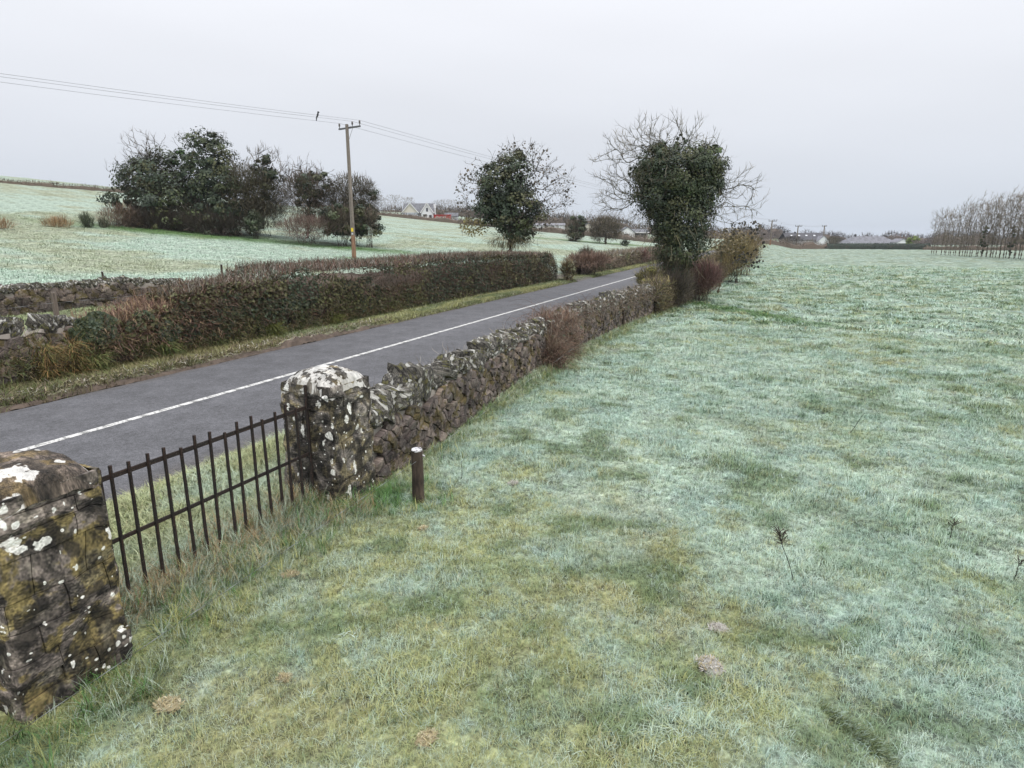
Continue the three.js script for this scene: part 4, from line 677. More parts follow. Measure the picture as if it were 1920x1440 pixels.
// the long clipped hedge across the road
hedge('hedge', 'long thorn hedge laced with ivy, frosted flat top, along the far verge', 1.2, 29.3, (v) => 4.12 + .1 * (1 - sstep(2, 10, v)) - .3 * sstep(16, 29, v), (v) => lerp(5.4, 7.4, sstep(1, 8, v)) - .9 * sstep(8, 25, v), (v) => lerp(1.45, 1.85, sstep(1, 6, v)) + .26 * (fbm(v * .8, 3, 3) - .5) - .15 * sstep(22, 28, v) - .6 * sstep(28.2, 29.3, v), 71,
  { twN: 1500, twLen: .32, twW: .014, leafN: 1700, leafSize: .1, frosty: .15, twCols: [[.12, .095, .07], [.10, .085, .055], [.13, .12, .07], [.16, .13, .09], [0.27, 0.153, 0.117], [0.216, 0.135, 0.108], [0.18, 0.135, 0.099], [0.306, 0.198, 0.153], [0.153, 0.126, 0.09]], ivyAt: (u, y, v) => clamp(sstep(.42, .56, fbm(v * .35 + 2, y * .9, 3) + .08 + .16 * sstep(9, 20, v)) * (1.05 - .5 * sstep(1.3, 1.8, y) * (1 - sstep(14, 22, v)))), base: (v) => .4 * (1 - sstep(3, 9, v)) });
// ragged lower end of it that drops over the wall, with ivy trailing
hedge('bramble_thicket', 'brown brambles and ivy sprawling over the wall beside the fence post', -1.1, 3.0, (v) => 4.25, (v) => lerp(5.2, 6.2, sstep(-1, 3, v)), (v) => .85 + .5 * sstep(-2.2, 2, v) + .2 * (fbm(v * 1.7, 5, 2) - .5), 72, { twN: 1300, twLen: .4, twW: .012, leafN: 700, leafSize: .1, twCols: [[0.27, 0.153, 0.117], [0.342, 0.234, 0.162], [0.432, 0.306, 0.18], [0.216, 0.135, 0.108]], ivyAt: (u, y, v) => (u < 5.2 ? .9 : .25), base: () => .3, category: 'brambles' });
// ivy sleeves hanging on the far wall
{
  const spots = [[-.95, .75, .42, .45], [.7, .8, 1.0, .55], [2.6, .85, 1.0, .5], [5.2, .9, 1.1, .6], [8.6, .75, 1.3, .75]];
  spots.forEach(([v, y, rv, ry], k) => {
    const R = rngOf(80 + k), [x0, z0] = UV(4.25, v), t = thing('ivy_patch', ['round ivy clump on the wall end nearest the fence post', 'ivy curtain spilling down the far wall below the brambles', 'ivy hanging over mossy stones of the far wall', 'broad ivy patch on the far wall under the red-twigged hedge', 'dark ivy sheet low on the hedge where the grass verge widens'][k], 'ivy', [x0, 0, z0]);
    const st = new MB(); for (let e = 0; e < 9; e++) { let vv = v + rr(R, -.5, .5) * rv; const p = []; for (let q = 0; q < 6; q++) { const [x, z] = UV(4.29 + .10 * y * q / 5 - .06, vv); p.push([x - x0, .05 + q / 5 * (y + ry * .5), z - z0, .014 - .0015 * q]); vv += rr(R, -.12, .12) * rv; } st.tube(p, BARK, 4); } st.build('stems', TWIG, t);
    const m = new MB(); for (let e = 0; e < 5200; e++) { const q = R() * 6.28, d = Math.sqrt(R()), vv = v + Math.cos(q) * d * rv * 1.5, yy = clamp(y + Math.sin(q) * d * ry * 1.25, .1, 1.45); if (fbm(vv * 1.2 + k * 9, yy * 1.9, 3) < .30 + .34 * d * d + .1 * (1.2 - yy)) continue; const out = .04 + .16 * (1 - d * d) * R() + .1 * fbm(vv * 3, yy * 3, 2), [x, z] = UV(4.30 + yy * .1 - out, vv), n = norm3(-RN[0] + rr(R, -.7, .7), .4 + rr(R, -.4, .6), -RN[1] + rr(R, -.7, .7)); m.leaf(x - x0, yy, z - z0, ...n, .095 * rr(R, .7, 1.3), R, mul3(pick(R, IVY), rr(R, .7, 1.35))); } m.build('leaves', LEAF, t, 'stuff');
  });
}
// moss and dead-grass tussocks on the far wall foot
[[-2.15, 'rust'], [-1.62, 'rust'], [-1.2, 'green'], [.6, 'green'], [4.2, 'moss'], [7.0, 'moss']].forEach(([v, kind], k) => {
  const R = rngOf(90 + k), u = 4.12, [x0, z0] = UV(u, v), y0 = ground(x0, z0), m = new MB(), cols = { rust: [[.26, .155, .06], [.20, .14, .05], [.16, .17, .05]], green: [[.10, .15, .04], [.2, .19, .07]], moss: [[.14, .15, .03], [.10, .12, .03]] }[kind];
  for (let e = 0; e < 520; e++) { const q = R() * 6.28, d = R() * .22, h = rr(R, 0, kind === 'rust' ? .75 : .4), dx = Math.cos(q) * .6 - RN[0] * .5, dz = Math.sin(q) * .6 - RN[1] * .5, n = norm3(dx, rr(R, -.9, .6), dz); m.blade(Math.cos(q) * d, h - .03, Math.sin(q) * d, ...n, rr(R, .15, .4), .009, R, mul3(pick(R, cols), rr(R, .7, 1.3)), .3); }
  const o = m.build('grass_tussock', GRASS); o.position.set(x0, y0, z0); tag(o, [`drooping rusty dead grass tussock against the far wall, under the leaning coping stones`, 'drooping rusty tussock on the far wall below the fence post', 'green tussock at the foot of the far wall under the ivy clump', 'green grass tussock at the far wall foot beside hanging ivy', 'yellow-green mossy tussock at the far wall foot below the broad ivy', 'bright mossy growth low on the hedge wall by the grass verge'][k], 'tussock');
});
{ // moss, grass and dead stems clinging to the far wall
  const R = rngOf(99), [x0, z0] = UV(4.2, -12), m = new MB(), cols = [[.13, .15, .05], [.10, .13, .05], [.22, .17, .09], [.17, .16, .06], [.27, .2, .12], [.09, .11, .05]];
  for (let k = 0; k < 26000; k++) { const v = rr(R, -12, 13), y = Math.pow(R(), 1.4) * 1.0, n = fbm(v * .9 + 5, y * 2.2, 3); if (n < .47 - .12 * sstep(-4, 3, v) + .1 * y) continue; const [x, z] = UV(4.28 + y * .1 - rr(R, .0, .12) - .12 * (1 - y), v), d = norm3(-RN[0] * .7 + rr(R, -.8, .8), rr(R, -.5, .9), -RN[1] * .7 + rr(R, -.8, .8)); m.blade(x - x0, y + .06, z - z0, ...d, rr(R, .08, .3), .011, R, mul3(cols[Math.floor(n * 23 + R() * 2) % 6], rr(R, .7, 1.3)), .3); }
  const o = m.build('wall_growth', GRASS); o.position.set(x0, 0, z0); tag(o, 'moss, grass and dead stems clinging to the far roadside wall', 'plants'); o.userData.kind = 'stuff';
}
// beyond the lane: low hedge, and wall top with ivy
hedge('hedge', 'low ivied hedge with pale capping, past the field lane', 35, 74, () => 3.7, () => 5.3, (v) => 1.25 + .12 * (fbm(v * .5, 8, 3) - .5), 73, { twN: 260, twLen: .5, twW: .03, leafN: 260, leafSize: .2, ivyAt: (u, y, v) => sstep(.35, .5, fbm(v * .2, 4, 3)), twCols: [[0.234, 0.18, 0.126], [0.306, 0.252, 0.162], [0.18, 0.153, 0.108]], frosty: .3 });
{
  const sh = (n, l, z, a, b, c, d, s, o) => shrub(n, l, z, a, b, c, d, s, o);
  sh('bramble_thicket', 'russet bramble bank behind the low hedge by the lane', 47, 1105, 489, 40, 9, 101, { tw: 2200, len: .5, w: .025, cols: [[0.306, 0.198, 0.153], [0.36, 0.252, 0.18], [0.252, 0.18, 0.144]], category: 'brambles', deep: .7 });
  sh('bush', 'twiggy bush on the bank behind the field lane', 49, 1100, 478, 15, 8, 102, { tw: 700, len: .5, w: .025, cols: BROWN_TWIG, up: .9 });
  sh('bush', 'brown bush at the end of the long hedge beside the lane', 41.5, 1064, 508, 12, 16, 103, { tw: 900, len: .45, w: .022, cols: [[0.342, 0.27, 0.144], [0.252, 0.198, 0.126]], leaves: 250, size: .14 });
  sh('bramble_thicket', 'red-brown brambles on the bend of the far hedge, left of the ivy ash', 66, 1200, 480, 22, 9, 104, { tw: 900, len: .5, w: .03, cols: RED_TWIG, category: 'brambles' });
}
// growth on the near wall
const onWall = (name, label, v0, v1, h0, h1, seed, opt) => hedge(name, label, v0, v1, (v) => wallFace(v) - (opt.out || .1), (v) => wallFace(v) + .62, (v) => lerp(h0, h1, sstep(v0, v1, v)) + .22 * (fbm(v * 1.3, seed, 2) - .5) - .25 * (1 - sstep(v0, v0 + .7, v)) - .15 * sstep(v1 - .6, v1, v), seed, { side: -1, ...opt });
const DEADCOL = [[.30, .25, .18], [.38, .33, .26], [.24, .19, .13], [.20, .14, .10], [.34, .32, .28]];
onWall('bramble_thicket', 'red-stemmed brambles swamping the near wall where the coping disappears', 3.4, 5.2, 1.0, 1.02, 111, { twN: 1500, twLen: .34, twW: .008, leafN: 30, twCols: [RED_TWIG[0], [.30, .23, .17], [.26, .2, .15], [.38, .32, .25], [0.432, 0.27, 0.18], [.30, .22, .16]], out: .2, category: 'brambles' });
onWall('dead_grass_mat', 'frosted wisps of dead grass caught between the coping stones', -4.1, 3.3, .93, .95, 116, { onTop: true, base: () => .74, twN: 260, twLen: .24, twW: .006, leafN: 0, twCols: [...DEADCOL, [.5, .5, .47], [.44, .43, .4]], out: -.06, category: 'dead grass', frosty: .4 });
onWall('dead_grass_mat', 'pale dead grass matted over the near wall beyond the brambles', 5.4, 9.2, .98, .96, 112, { onTop: true, base: () => .72, twN: 620, twLen: .3, twW: .009, leafN: 60, leafSize: .08, twCols: DEADCOL, out: .02, category: 'dead grass', frosty: .4 });
onWall('dead_grass_mat', 'straw-coloured growth over the near wall by the dark post', 9.0, 14.5, .95, 1.0, 113, { onTop: true, base: () => .6, twN: 620, twLen: .3, twW: .011, leafN: 140, leafSize: .09, twCols: [...DEADCOL, ...BROWN_TWIG, [.30, .24, .11]], out: .05, category: 'dead grass', frosty: .25 });
onWall('ivy_hedge', 'yellow-green and brown growth on the wall end at the ivy ash', 14.2, 20.5, 1.05, 1.2, 114, { twN: 1300, twLen: .36, twW: .014, leafN: 420, leafSize: .09, twCols: [...BROWN_TWIG, [0.468, 0.396, 0.18], [0.36, 0.342, 0.126]], out: .14, ivyAt: () => .7 });
hedge('hedge', 'overgrown roadside hedge running on past the ivy ash', 20, 95, (v) => wallFace(v) - .4, (v) => wallFace(v) + .9, (v) => 1.25 + .3 * (fbm(v * .4, 6, 3) - .5), 115, { twN: 330, twLen: .55, twW: .024, leafN: 130, leafSize: .16, twCols: [...BROWN_TWIG, [0.432, 0.342, 0.144], [0.324, 0.27, 0.126]], side: -1 });
// long arching canes over a thicket
function canes(t, n, rx, rz, len, seed, cols = [[.30, .17, .13], [.24, .15, .115], [.38, .27, .19], [.20, .13, .10]]) {
  const R = rngOf(seed), m = new MB(); for (let k = 0; k < n; k++) { let x = rr(R, -.5, .5) * rx, y = 0, z = rr(R, -.5, .5) * rz, q = R() * 6.28, el = rr(R, .7, 1.4), r = rr(R, .0035, .006); const L = len * rr(R, .5, 1.2), p = [[x, -.05, z, r]], st = L / 9, turn = rr(R, .12, .34); for (let s = 0; s < 9; s++) { x += Math.cos(q) * Math.cos(el) * st; z += Math.sin(q) * Math.cos(el) * st; y = Math.max(.01, y + Math.sin(el) * st); el -= turn; q += rr(R, -.2, .2); p.push([x, y, z, r * (1 - s * .08)]); } m.tube(p, mul3(pick(R, cols), rr(R, .7, 1.2)), 4); } m.build('canes', TWIG, t); return t;
}
canes(shrub('bramble_thicket', 'brambles bursting out of the near wall onto the frosted grass', 14.3, 1030, 662, 30, 26, 121, { tw: 1000, len: .34, w: .007, cols: [[.30, .22, .16], [.36, .27, .19], [.42, .34, .25], [.22, .16, .12], [.32, .2, .15]], category: 'brambles', deep: .7 }), 170, .75, .75, 1.35, 5);
[[1.0, 26, .9], [3.6, 70, 1.15], [4.6, 80, 1.2], [6.2, 50, 1.1], [8.2, 40, 1.1], [11, 40, 1.1]].forEach(([v, n, len], k) => { const [x, z] = UV(wallFace(v) + .28, v), t = thing('bramble_canes', ['few bramble shoots rising from the bare coping', 'arching red bramble canes where the coping ends', 'arching canes over the thickest brambles of the near wall', 'thin canes over the pale dead grass on the wall', 'straggling canes near the middle of the dead-grass mat', 'canes over the straw-coloured wall top'][k], 'brambles', [x, .78, z], ROAD_TURN); canes(t, n, 1.5, .5, len, 500 + k); });
shrub('bush', 'yellow-green bush on the road side of the ivy ash', 27, 1218, 522, 24, 14, 122, { tw: 900, len: .4, w: .014, cols: [[0.36, 0.324, 0.144], [0.27, 0.234, 0.144]], leaves: 1500, size: .075, lcols: [[0.288, 0.306, 0.072], [0.216, 0.234, 0.072], [0.36, 0.342, 0.108]] });
shrub('bramble_thicket', 'dark tangle of stems at the foot of the ivy ash', 26.8, 1262, 542, 34, 24, 123, { tw: 2200, len: .5, w: .014, cols: [[0.126, 0.108, 0.09], [0.18, 0.153, 0.117], [0.108, 0.099, 0.081]], category: 'brambles' });
shrub('bush', 'purple-red twiggy bush beside the fence right of the ivy ash', 29.5, 1318, 522, 32, 26, 124, { tw: 4200, len: .42, w: .011, cols: [[0.288, 0.153, 0.135], [0.36, 0.207, 0.18], [0.234, 0.144, 0.135], [0.18, 0.126, 0.117]], up: .9 });
shrub('bush', 'olive-brown bush behind the red twiggy bush', 40, 1378, 480, 34, 28, 125, { tw: 3200, len: .5, w: .018, cols: [[0.342, 0.27, 0.108], [0.27, 0.216, 0.099], [0.396, 0.324, 0.144], [0.216, 0.18, 0.108]], up: .7 });
shrub('bush', 'rusty bush farther along the field fence', 48, 1400, 466, 26, 26, 126, { tw: 1800, len: .5, w: .022, cols: [[0.306, 0.234, 0.108], [0.252, 0.198, 0.099], [0.36, 0.27, 0.144]], up: .6 });
{ // low outer boughs with withered leaf clusters
  const Z = 33, L = (a, b, c, d, e) => lobe(a, b, c, d, Z, e);
  tree('young_ash_tree', 'young ash with withered black seed clusters reaching over the field fence', { Z, px: 1352, topPy: 455, seed: 127, trunkR: .09, bare: [[L(1395, 455, 40, 36), 70, .3], [L(1345, 450, 50, 34), 45, .2]], limbs: { tip: .009, step: .35, up: .8, col: BARK_GREEN, tipCol: [0.252, 0.216, 0.162], twig: 1, twigLen: .35 }, keys: [[[L(1412, 455, 22, 42), L(1395, 430, 36, 14), L(1400, 490, 28, 16)], 190, .16, [[0.054, 0.05, 0.045], [0.09, 0.076, 0.054]]], [[L(1365, 452, 36, 24)], 520, .11, [[.22, .175, .085], [.18, .15, .075], [.26, .21, .11]]]] });
}
// ------------------------------------------------------------------ posts and fence wire
function groundHit(px, py) { let lo = 1.5, hi = 400, p; for (let Z = lo; Z < hi; Z *= 1.01) { p = at(px, py, Z); if (p.y < ground(p.x, p.z)) { let a = Z / 1.01, b = Z; for (let k = 0; k < 18; k++) { const c = (a + b) / 2; p = at(px, py, c); if (p.y < ground(p.x, p.z)) b = c; else a = c; } return p; } } return p; }
const woodMap = tex(512, (x, y) => { const g = tfbm(x * 1, y * .12, 48, 3, 5), c = tfbm(x, y, 6, 4, 8), n = tnoise(x, y, 200, 2), k = 105 + 90 * (g - .5) + 70 * (c - .5) + 30 * (n - .5); return [k * 1.02, k * .93, k * .84]; });
const WOOD = std({ map: woodMap, roughness: .95, bumpMap: woodMap, bumpScale: .004 }), WOODDARK = std({ map: woodMap, color: new THREE.Color().setRGB(.34, .30, .28), roughness: .95, bumpMap: woodMap, bumpScale: .004 });
const frostTop = std({ map: tex(128, (x, y) => { const k = 200 + 60 * (tfbm(x, y, 8, 4, 3) - .5), d = tfbm(x, y, 5, 3, 9) > .6 ? .6 : 1; return [k * d, k * d, k * d * 1.01]; }), roughness: .9 });
const GALV = std({ color: new THREE.Color().setRGB(.30, .32, .32), roughness: .55, metalness: .6 });
function roundPost(label, p, h, r, mat, seed, group) {
  const o = thing('fence_post', label, 'post', [p.x, p.y - .12, p.z], seed, group), R = rngOf(seed), pts = []; for (let k = 0; k <= 8; k++) pts.push(new THREE.Vector2(r * (1.06 - .08 * k / 8 + rr(R, -.03, .03)), k / 8 * (h + .12)));
  const g = new THREE.LatheGeometry(pts, 12), q = g.attributes.position; for (let k = 0; k < q.count; k++) { const s = 1 + .34 * (noise3(q.getX(k) * 30, q.getY(k) * 4, q.getZ(k) * 30 + seed) - .5); q.setX(k, q.getX(k) * s); q.setZ(k, q.getZ(k) * s); } g.computeVertexNormals(); mesh('shaft', g, mat, o);
  const t = mesh('sawn_top', new THREE.CylinderGeometry(r * .96, r * 1.0, .014, 12), frostTop, o); t.position.y = h + .12; t.rotation.z = rr(R, -.16, .16); t.rotation.x = rr(R, -.12, .12); return o;
}
function wire(name, label, pts, r, mat = GALV, sag = 0, category = 'wire', group) {
  const p = []; for (let k = 0; k < pts.length - 1; k++) { const a = pts[k], b = pts[k + 1], n = 14; for (let s = k ? 1 : 0; s <= n; s++) { const t = s / n; p.push([lerp(a[0], b[0], t), lerp(a[1], b[1], t) - 4 * sag * t * (1 - t), lerp(a[2], b[2], t), r]); } }
  const o = p[0].slice(0, 3), m = new MB(); m.tube(p.map((q) => [q[0] - o[0], q[1] - o[1], q[2] - o[2], q[3]]), [1, 1, 1], 5); const g = m.geometry(); g.deleteAttribute('color'); const w = mesh(name, g, mat); w.position.set(...o); return tag(w, label, category, group);
}
{
  const p = groundHit(785, 942); roundPost('stumpy dark round post with frosted sawn top in front of the wall', p, .64, .064, WOODDARK, 3);
  const staple = mesh('wire_insulator', new THREE.CapsuleGeometry(.012, .03, 3, 8), frostTop); staple.position.set(p.x + .06, p.y + .56, p.z - .03); staple.rotation.z = 1.2; tag(staple, 'pale wire insulator on the side of the stumpy post', 'insulator');
  const posts = [[1168, 612, .62], [1262, 572, .6], [1313, 553, .6], [1352, 528, .6], [1363, 513, .6]].map(([x, y, h], k) => { const q = groundHit(x, y); roundPost(['thin dark post against the straw-covered wall', 'dark fence post below the ivy ash', 'dark fence post in front of the red twiggy bush', 'fence post past the red twiggy bush', 'farthest fence post past the red twiggy bush'][k], q, h, .045, WOODDARK, 10 + k); return q; });
  const near = [-2.95, .26, -2.6];
  wire('fence_wire', 'thin galvanised fence wire strung along the field side of the wall', [near, [p.x, p.y + .52, p.z + .054], ...posts.map((q, k) => [q.x + .046, q.y + .5, q.z + .02])], .0028);
  roundPost('short dark post carrying the near end of the fence wire', { x: near[0], y: ground(near[0], near[2]), z: near[2] - .045 }, .36, .04, WOODDARK, 77);
  // square post across the road with its two wires
  const [sx, sz] = UV(6.1, -3.6), b = at(111, 620, 14.2), q = { x: b.x, z: b.z, y: ground(b.x, b.z) }, hgt = at(108, 549, 14.2).y - q.y, o = thing('fence_post', 'weathered square timber post behind the far wall', 'post', [q.x, q.y - .1, q.z], ROAD_TURN);
  mesh('shaft', new RoundedBoxGeometry(.085, hgt + .1, .085, 1, .008).translate(0, (hgt + .1) / 2, 0), WOOD, o); mesh('staple', new THREE.BoxGeometry(.01, .02, .02).translate(0, hgt * .7, .044), GALV, o);
  for (const [f, l] of [[.86, 'upper'], [.3, 'lower']]) wire('fence_wire', `${l} strand of fence wire on the square post across the road`, [[q.x - RD[0] * 9, q.y + hgt * f - .1, q.z - RD[1] * 9], [q.x, q.y + hgt * f, q.z + .05], [q.x + RD[0] * 5, q.y + hgt * f + .05, q.z + RD[1] * 5]], .004, GALV, .03);
  [[193, 521, 22, .5], [416, 508, 24, .5]].forEach(([x, y, Z, h], k) => { const e = at(x, y, Z); e.y = ground(e.x, e.z); roundPost(['small dark stake in the pasture above the second wall', 'small dark stake poking above the frosted hedge top'][k], e, Math.max(.3, at(x, y - 12, Z).y - e.y), .035, WOODDARK, 30 + k); });
}
// ------------------------------------------------------------------ power line
const poleTimber = std({ map: tex(512, (x, y) => { const g = tfbm(x, y * .06, 40, 3, 5), k = 118 + 80 * (g - .5) + 40 * (tnoise(x, y, 90, 3) - .5); return [k * 1.02, k * .95, k * .88]; }), roughness: .95 });
const poleBase = std({ map: tex(256, (x, y) => { const k = 128 + 90 * (tfbm(x, y * .1, 40, 3, 5) - .5); return [k * 1.05, k * .82, k * .66]; }), roughness: .95 });
const STEEL = std({ color: new THREE.Color().setRGB(.13, .13, .135), roughness: .6, metalness: .5 }), CERAMIC = std({ color: new THREE.Color().setRGB(.10, .085, .08), roughness: .3 }), CABLE = std({ color: new THREE.Color().setRGB(.36, .37, .39), roughness: .6 });
function utilityPole(label, px, Z, topPy, armTurn, size = 1, detail = true) {
  const b = at(px, 480, Z), y0 = ground(b.x, b.z), H = at(px, topPy, Z).y - y0, o = thing('utility_pole', label, 'pole', [b.x, y0, b.z], armTurn);
  mesh('shaft', new THREE.CylinderGeometry(.11 * size, .15 * size, H - 1.6, 12).translate(0, 1.6 + (H - 1.6) / 2, 0), poleTimber, o);
  mesh('butt', new THREE.CylinderGeometry(.15 * size, .165 * size, 1.9, 12).translate(0, .65, 0), poleBase, o);
  mesh('crossarm', new RoundedBoxGeometry(2.3, .11 * size, .1 * size, 1, .01).translate(.1, H - .22, -.14 * size), STEEL, o);
  const ins = [-.98, .42, 1.2];
  for (const x of ins) { const pts = [[.0, 0], [.025, 0], [.025, .12], [.07, .14], [.05, .18], [.075, .21], [.05, .25], [.07, .28], [.03, .34], [0, .34]].map(([r, y]) => new THREE.Vector2(r * size, y * (detail ? 1 : 1.2))); const i = mesh('insulator', new THREE.LatheGeometry(pts, 10), CERAMIC, o); i.position.set(x, H - .17, -.14 * size); }
  if (detail) { const br = mesh('brace', new THREE.CylinderGeometry(.012, .012, .95, 6), STEEL, o); br.position.set(.26, H - .58, -.13); br.rotation.z = -.55; const s = mesh('warning_plate', new THREE.BoxGeometry(.16, .26, .012), std({ color: new THREE.Color().setRGB(.75, .55, .03), roughness: .5 }), o); const q = .145; s.position.set(Math.sin(-armTurn) * q, 2.0, Math.cos(-armTurn) * q); s.rotation.y = -armTurn; const e = mesh('number_plate', new THREE.BoxGeometry(.11, .12, .012), std({ color: new THREE.Color().setRGB(.5, .5, .52), roughness: .5 }), o); e.position.set(Math.sin(-armTurn) * .155, 1.72, Math.cos(-armTurn) * .155); e.rotation.y = -armTurn; }
  o.updateMatrixWorld(); o.userData.tops = ins.map((x) => V(x, H + .17, -.14 * size).applyMatrix4(o.matrixWorld).toArray()); return o;
}
{
  const turn = -Math.atan2(.6, .8), p1 = utilityPole('tall timber utility pole with steel crossarm in the pasture', 664, 47.5, 233, turn);
  const p2 = utilityPole('distant utility pole standing nearest the roadside hedge', 1442, 188, 413, turn, 1.5, false), p3 = utilityPole('distant utility pole in front of the long slate-roofed house', 1491, 235, 423, turn, 1.7, false), p4 = utilityPole('distant utility pole by the white gable of the long house', 1540, 262, 423, .3, 1.9, false);
  const A = p1.userData.tops, B = p2.userData.tops, C = p3.userData.tops, D = p4.userData.tops, end = [-57.9, 11.3, 4.8];
  const nm = ['left', 'middle', 'right'];
  A.forEach((a, k) => {
    const e = [end[0] + (a[0] - A[1][0]), end[1], end[2] + (a[2] - A[1][2])];
    wire('power_cable', `bare power cable from the ${nm[k]} insulator of the near utility pole, up the slope`, [e, a], .011, CABLE, .7, 'cable');
    wire('power_cable', `bare power cable from the ${nm[k]} insulator of the near utility pole, over the road`, [a, B[k]], .013, CABLE, 1.3, 'cable');
    wire('power_cable', 'faint power cable between the distant utility poles', [B[k], C[k], D[k]], .014, CABLE, .5, 'cable', 'far cables');
  });
  for (const o of [p1, p2, p3, p4]) delete o.userData.tops;
  // a crow on the middle cable
  const a = A[1], e = [end[0], end[1], end[2]], s = 2.7 / 70, y = lerp(a[1], e[1], s) - 4 * .7 * s * (1 - s), pos = [lerp(a[0], e[0], s), y, lerp(a[2], e[2], s)];
  const bird = thing('crow', 'black crow perched on the power cable beside the utility pole', 'bird', pos, .9), R = rngOf(2), body = new MB(), blk = [.018, .018, .022];
  const spine = [[-.10, -.13, .012], [-.075, -.06, .035], [-.045, .02, .062], [-.01, .10, .072], [.035, .19, .058], [.06, .245, .038], [.075, .275, .044], [.095, .30, .044], [.12, .315, .03], [.145, .31, .012], [.185, .295, .003]];
  const pts = spine.map(([x, yy, r]) => [x, yy + .03, 0, r]); body.tube(pts, blk, 10); body.build('body', std({ vertexColors: true, roughness: .45 }), bird);
  for (const sgn of [-1, 1]) { const w = new MB(), ws = [[0.054, 0.342, 0.036], [0, .12, .045], [-.05, .02, .04], [-.10, -.07, .022], [-.13, -.12, .004]].map(([x, yy, r]) => [x, yy + .03, sgn * .052, r]); w.tube(ws, [.014, .014, .018], 8); const g = w.build('wing', std({ vertexColors: true, roughness: .4 }), bird); g.scale.z = .9; const l = mesh('leg', new THREE.CylinderGeometry(.006, .007, .075, 6).translate(.0, .04, sgn * .022), std({ color: 0x151515 }), bird); }
  const tail = mesh('tail', new THREE.BoxGeometry(.035, .17, .06).rotateZ(-.28).translate(-.115, -.15, 0), std({ color: new THREE.Color().setRGB(.015, .015, .018), roughness: .5 }), bird);
}
// ------------------------------------------------------------------ buildings
const plaster = (r, g, b) => std({ color: new THREE.Color().setRGB(r, g, b), roughness: .9, bumpMap: stoneBump, bumpScale: .005 });
const SLATE = std({ map: tex(256, (x, y) => { const row = Math.floor(y * 24), k = 108 + 34 * (hash2(row, Math.floor(x * 20 + (row & 1) * .5)) - .5) + 30 * (tnoise(x, y, 32, 2) - .5) - ((y * 24) % 1 < .14 ? 22 : 0); return [k * .97, k * .985, k * 1.03]; }), roughness: .7 });
const SLATE_DARK = std({ map: SLATE.map, color: new THREE.Color().setRGB(.55, .53, .55), roughness: .7 }), TILE = std({ map: SLATE.map, color: new THREE.Color().setRGB(1.5, 1.45, 1.45), roughness: .8 });
const WHITE = plaster(.72, .73, .75), CREAM = plaster(.60, .57, .50), BLUEGREY = plaster(.46, .50, .56), GLASS = std({ color: new THREE.Color().setRGB(.05, .055, .065), roughness: .15 }), TRIM = std({ color: new THREE.Color().setRGB(.74, .74, .74), roughness: .6 }), DARK = std({ color: new THREE.Color().setRGB(.03, .03, .035), roughness: .6 });
const box = (name, mat, o, x0, x1, y0, y1, z0, z1) => mesh(name, new THREE.BoxGeometry(x1 - x0, y1 - y0, z1 - z0).translate((x0 + x1) / 2, (y0 + y1) / 2, (z0 + z1) / 2), mat, o);
function gable(name, mat, o, x0, x1, y0, y1, z0, z1) { const s = new THREE.Shape([new THREE.Vector2(x0, y0), new THREE.Vector2(x1, y0), new THREE.Vector2((x0 + x1) / 2, y1)]); return mesh(name, new THREE.ExtrudeGeometry(s, { depth: z1 - z0, bevelEnabled: false }).translate(0, 0, z0), mat, o); }
// two roof slopes over a ridge along z (or x), as slabs with thickness
function pitched(o, x0, x1, y0, y1, z0, z1, mat, alongX = false, over = .25) {
  const half = (alongX ? z1 - z0 : x1 - x0) / 2, run = half + over, len = Math.hypot(run, (y1 - y0) * run / half), a = Math.atan2(y1 - y0, half), L = (alongX ? x1 - x0 : z1 - z0) + over * 2;
  for (const s of [-1, 1]) { const g = new THREE.BoxGeometry(len, .14, L); const u = []; const p = g.attributes.position; for (let k = 0; k < p.count; k++) u.push(p.getZ(k) / 5, p.getX(k) / 5); g.setAttribute('uv', new THREE.Float32BufferAttribute(u, 2)); g.translate(-len / 2, .07, 0); g.rotateZ(s < 0 ? a : 0); if (s > 0) { g.rotateZ(a); g.rotateY(Math.PI); } g.translate(0, y1, 0); if (alongX) { g.rotateY(-Math.PI / 2); g.translate((x0 + x1) / 2, 0, (z0 + z1) / 2); } else g.translate((x0 + x1) / 2, 0, (z0 + z1) / 2); mesh('roof', g, mat, o); }
}
function win(o, x0, x1, y0, y1, z) { const f = box('window', TRIM, o, x0 - .08, x1 + .08, y0 - .08, y1 + .08, z, z + .05); box('pane', GLASS, f, x0, x1, y0, y1, z + .05, z + .07); return f; }
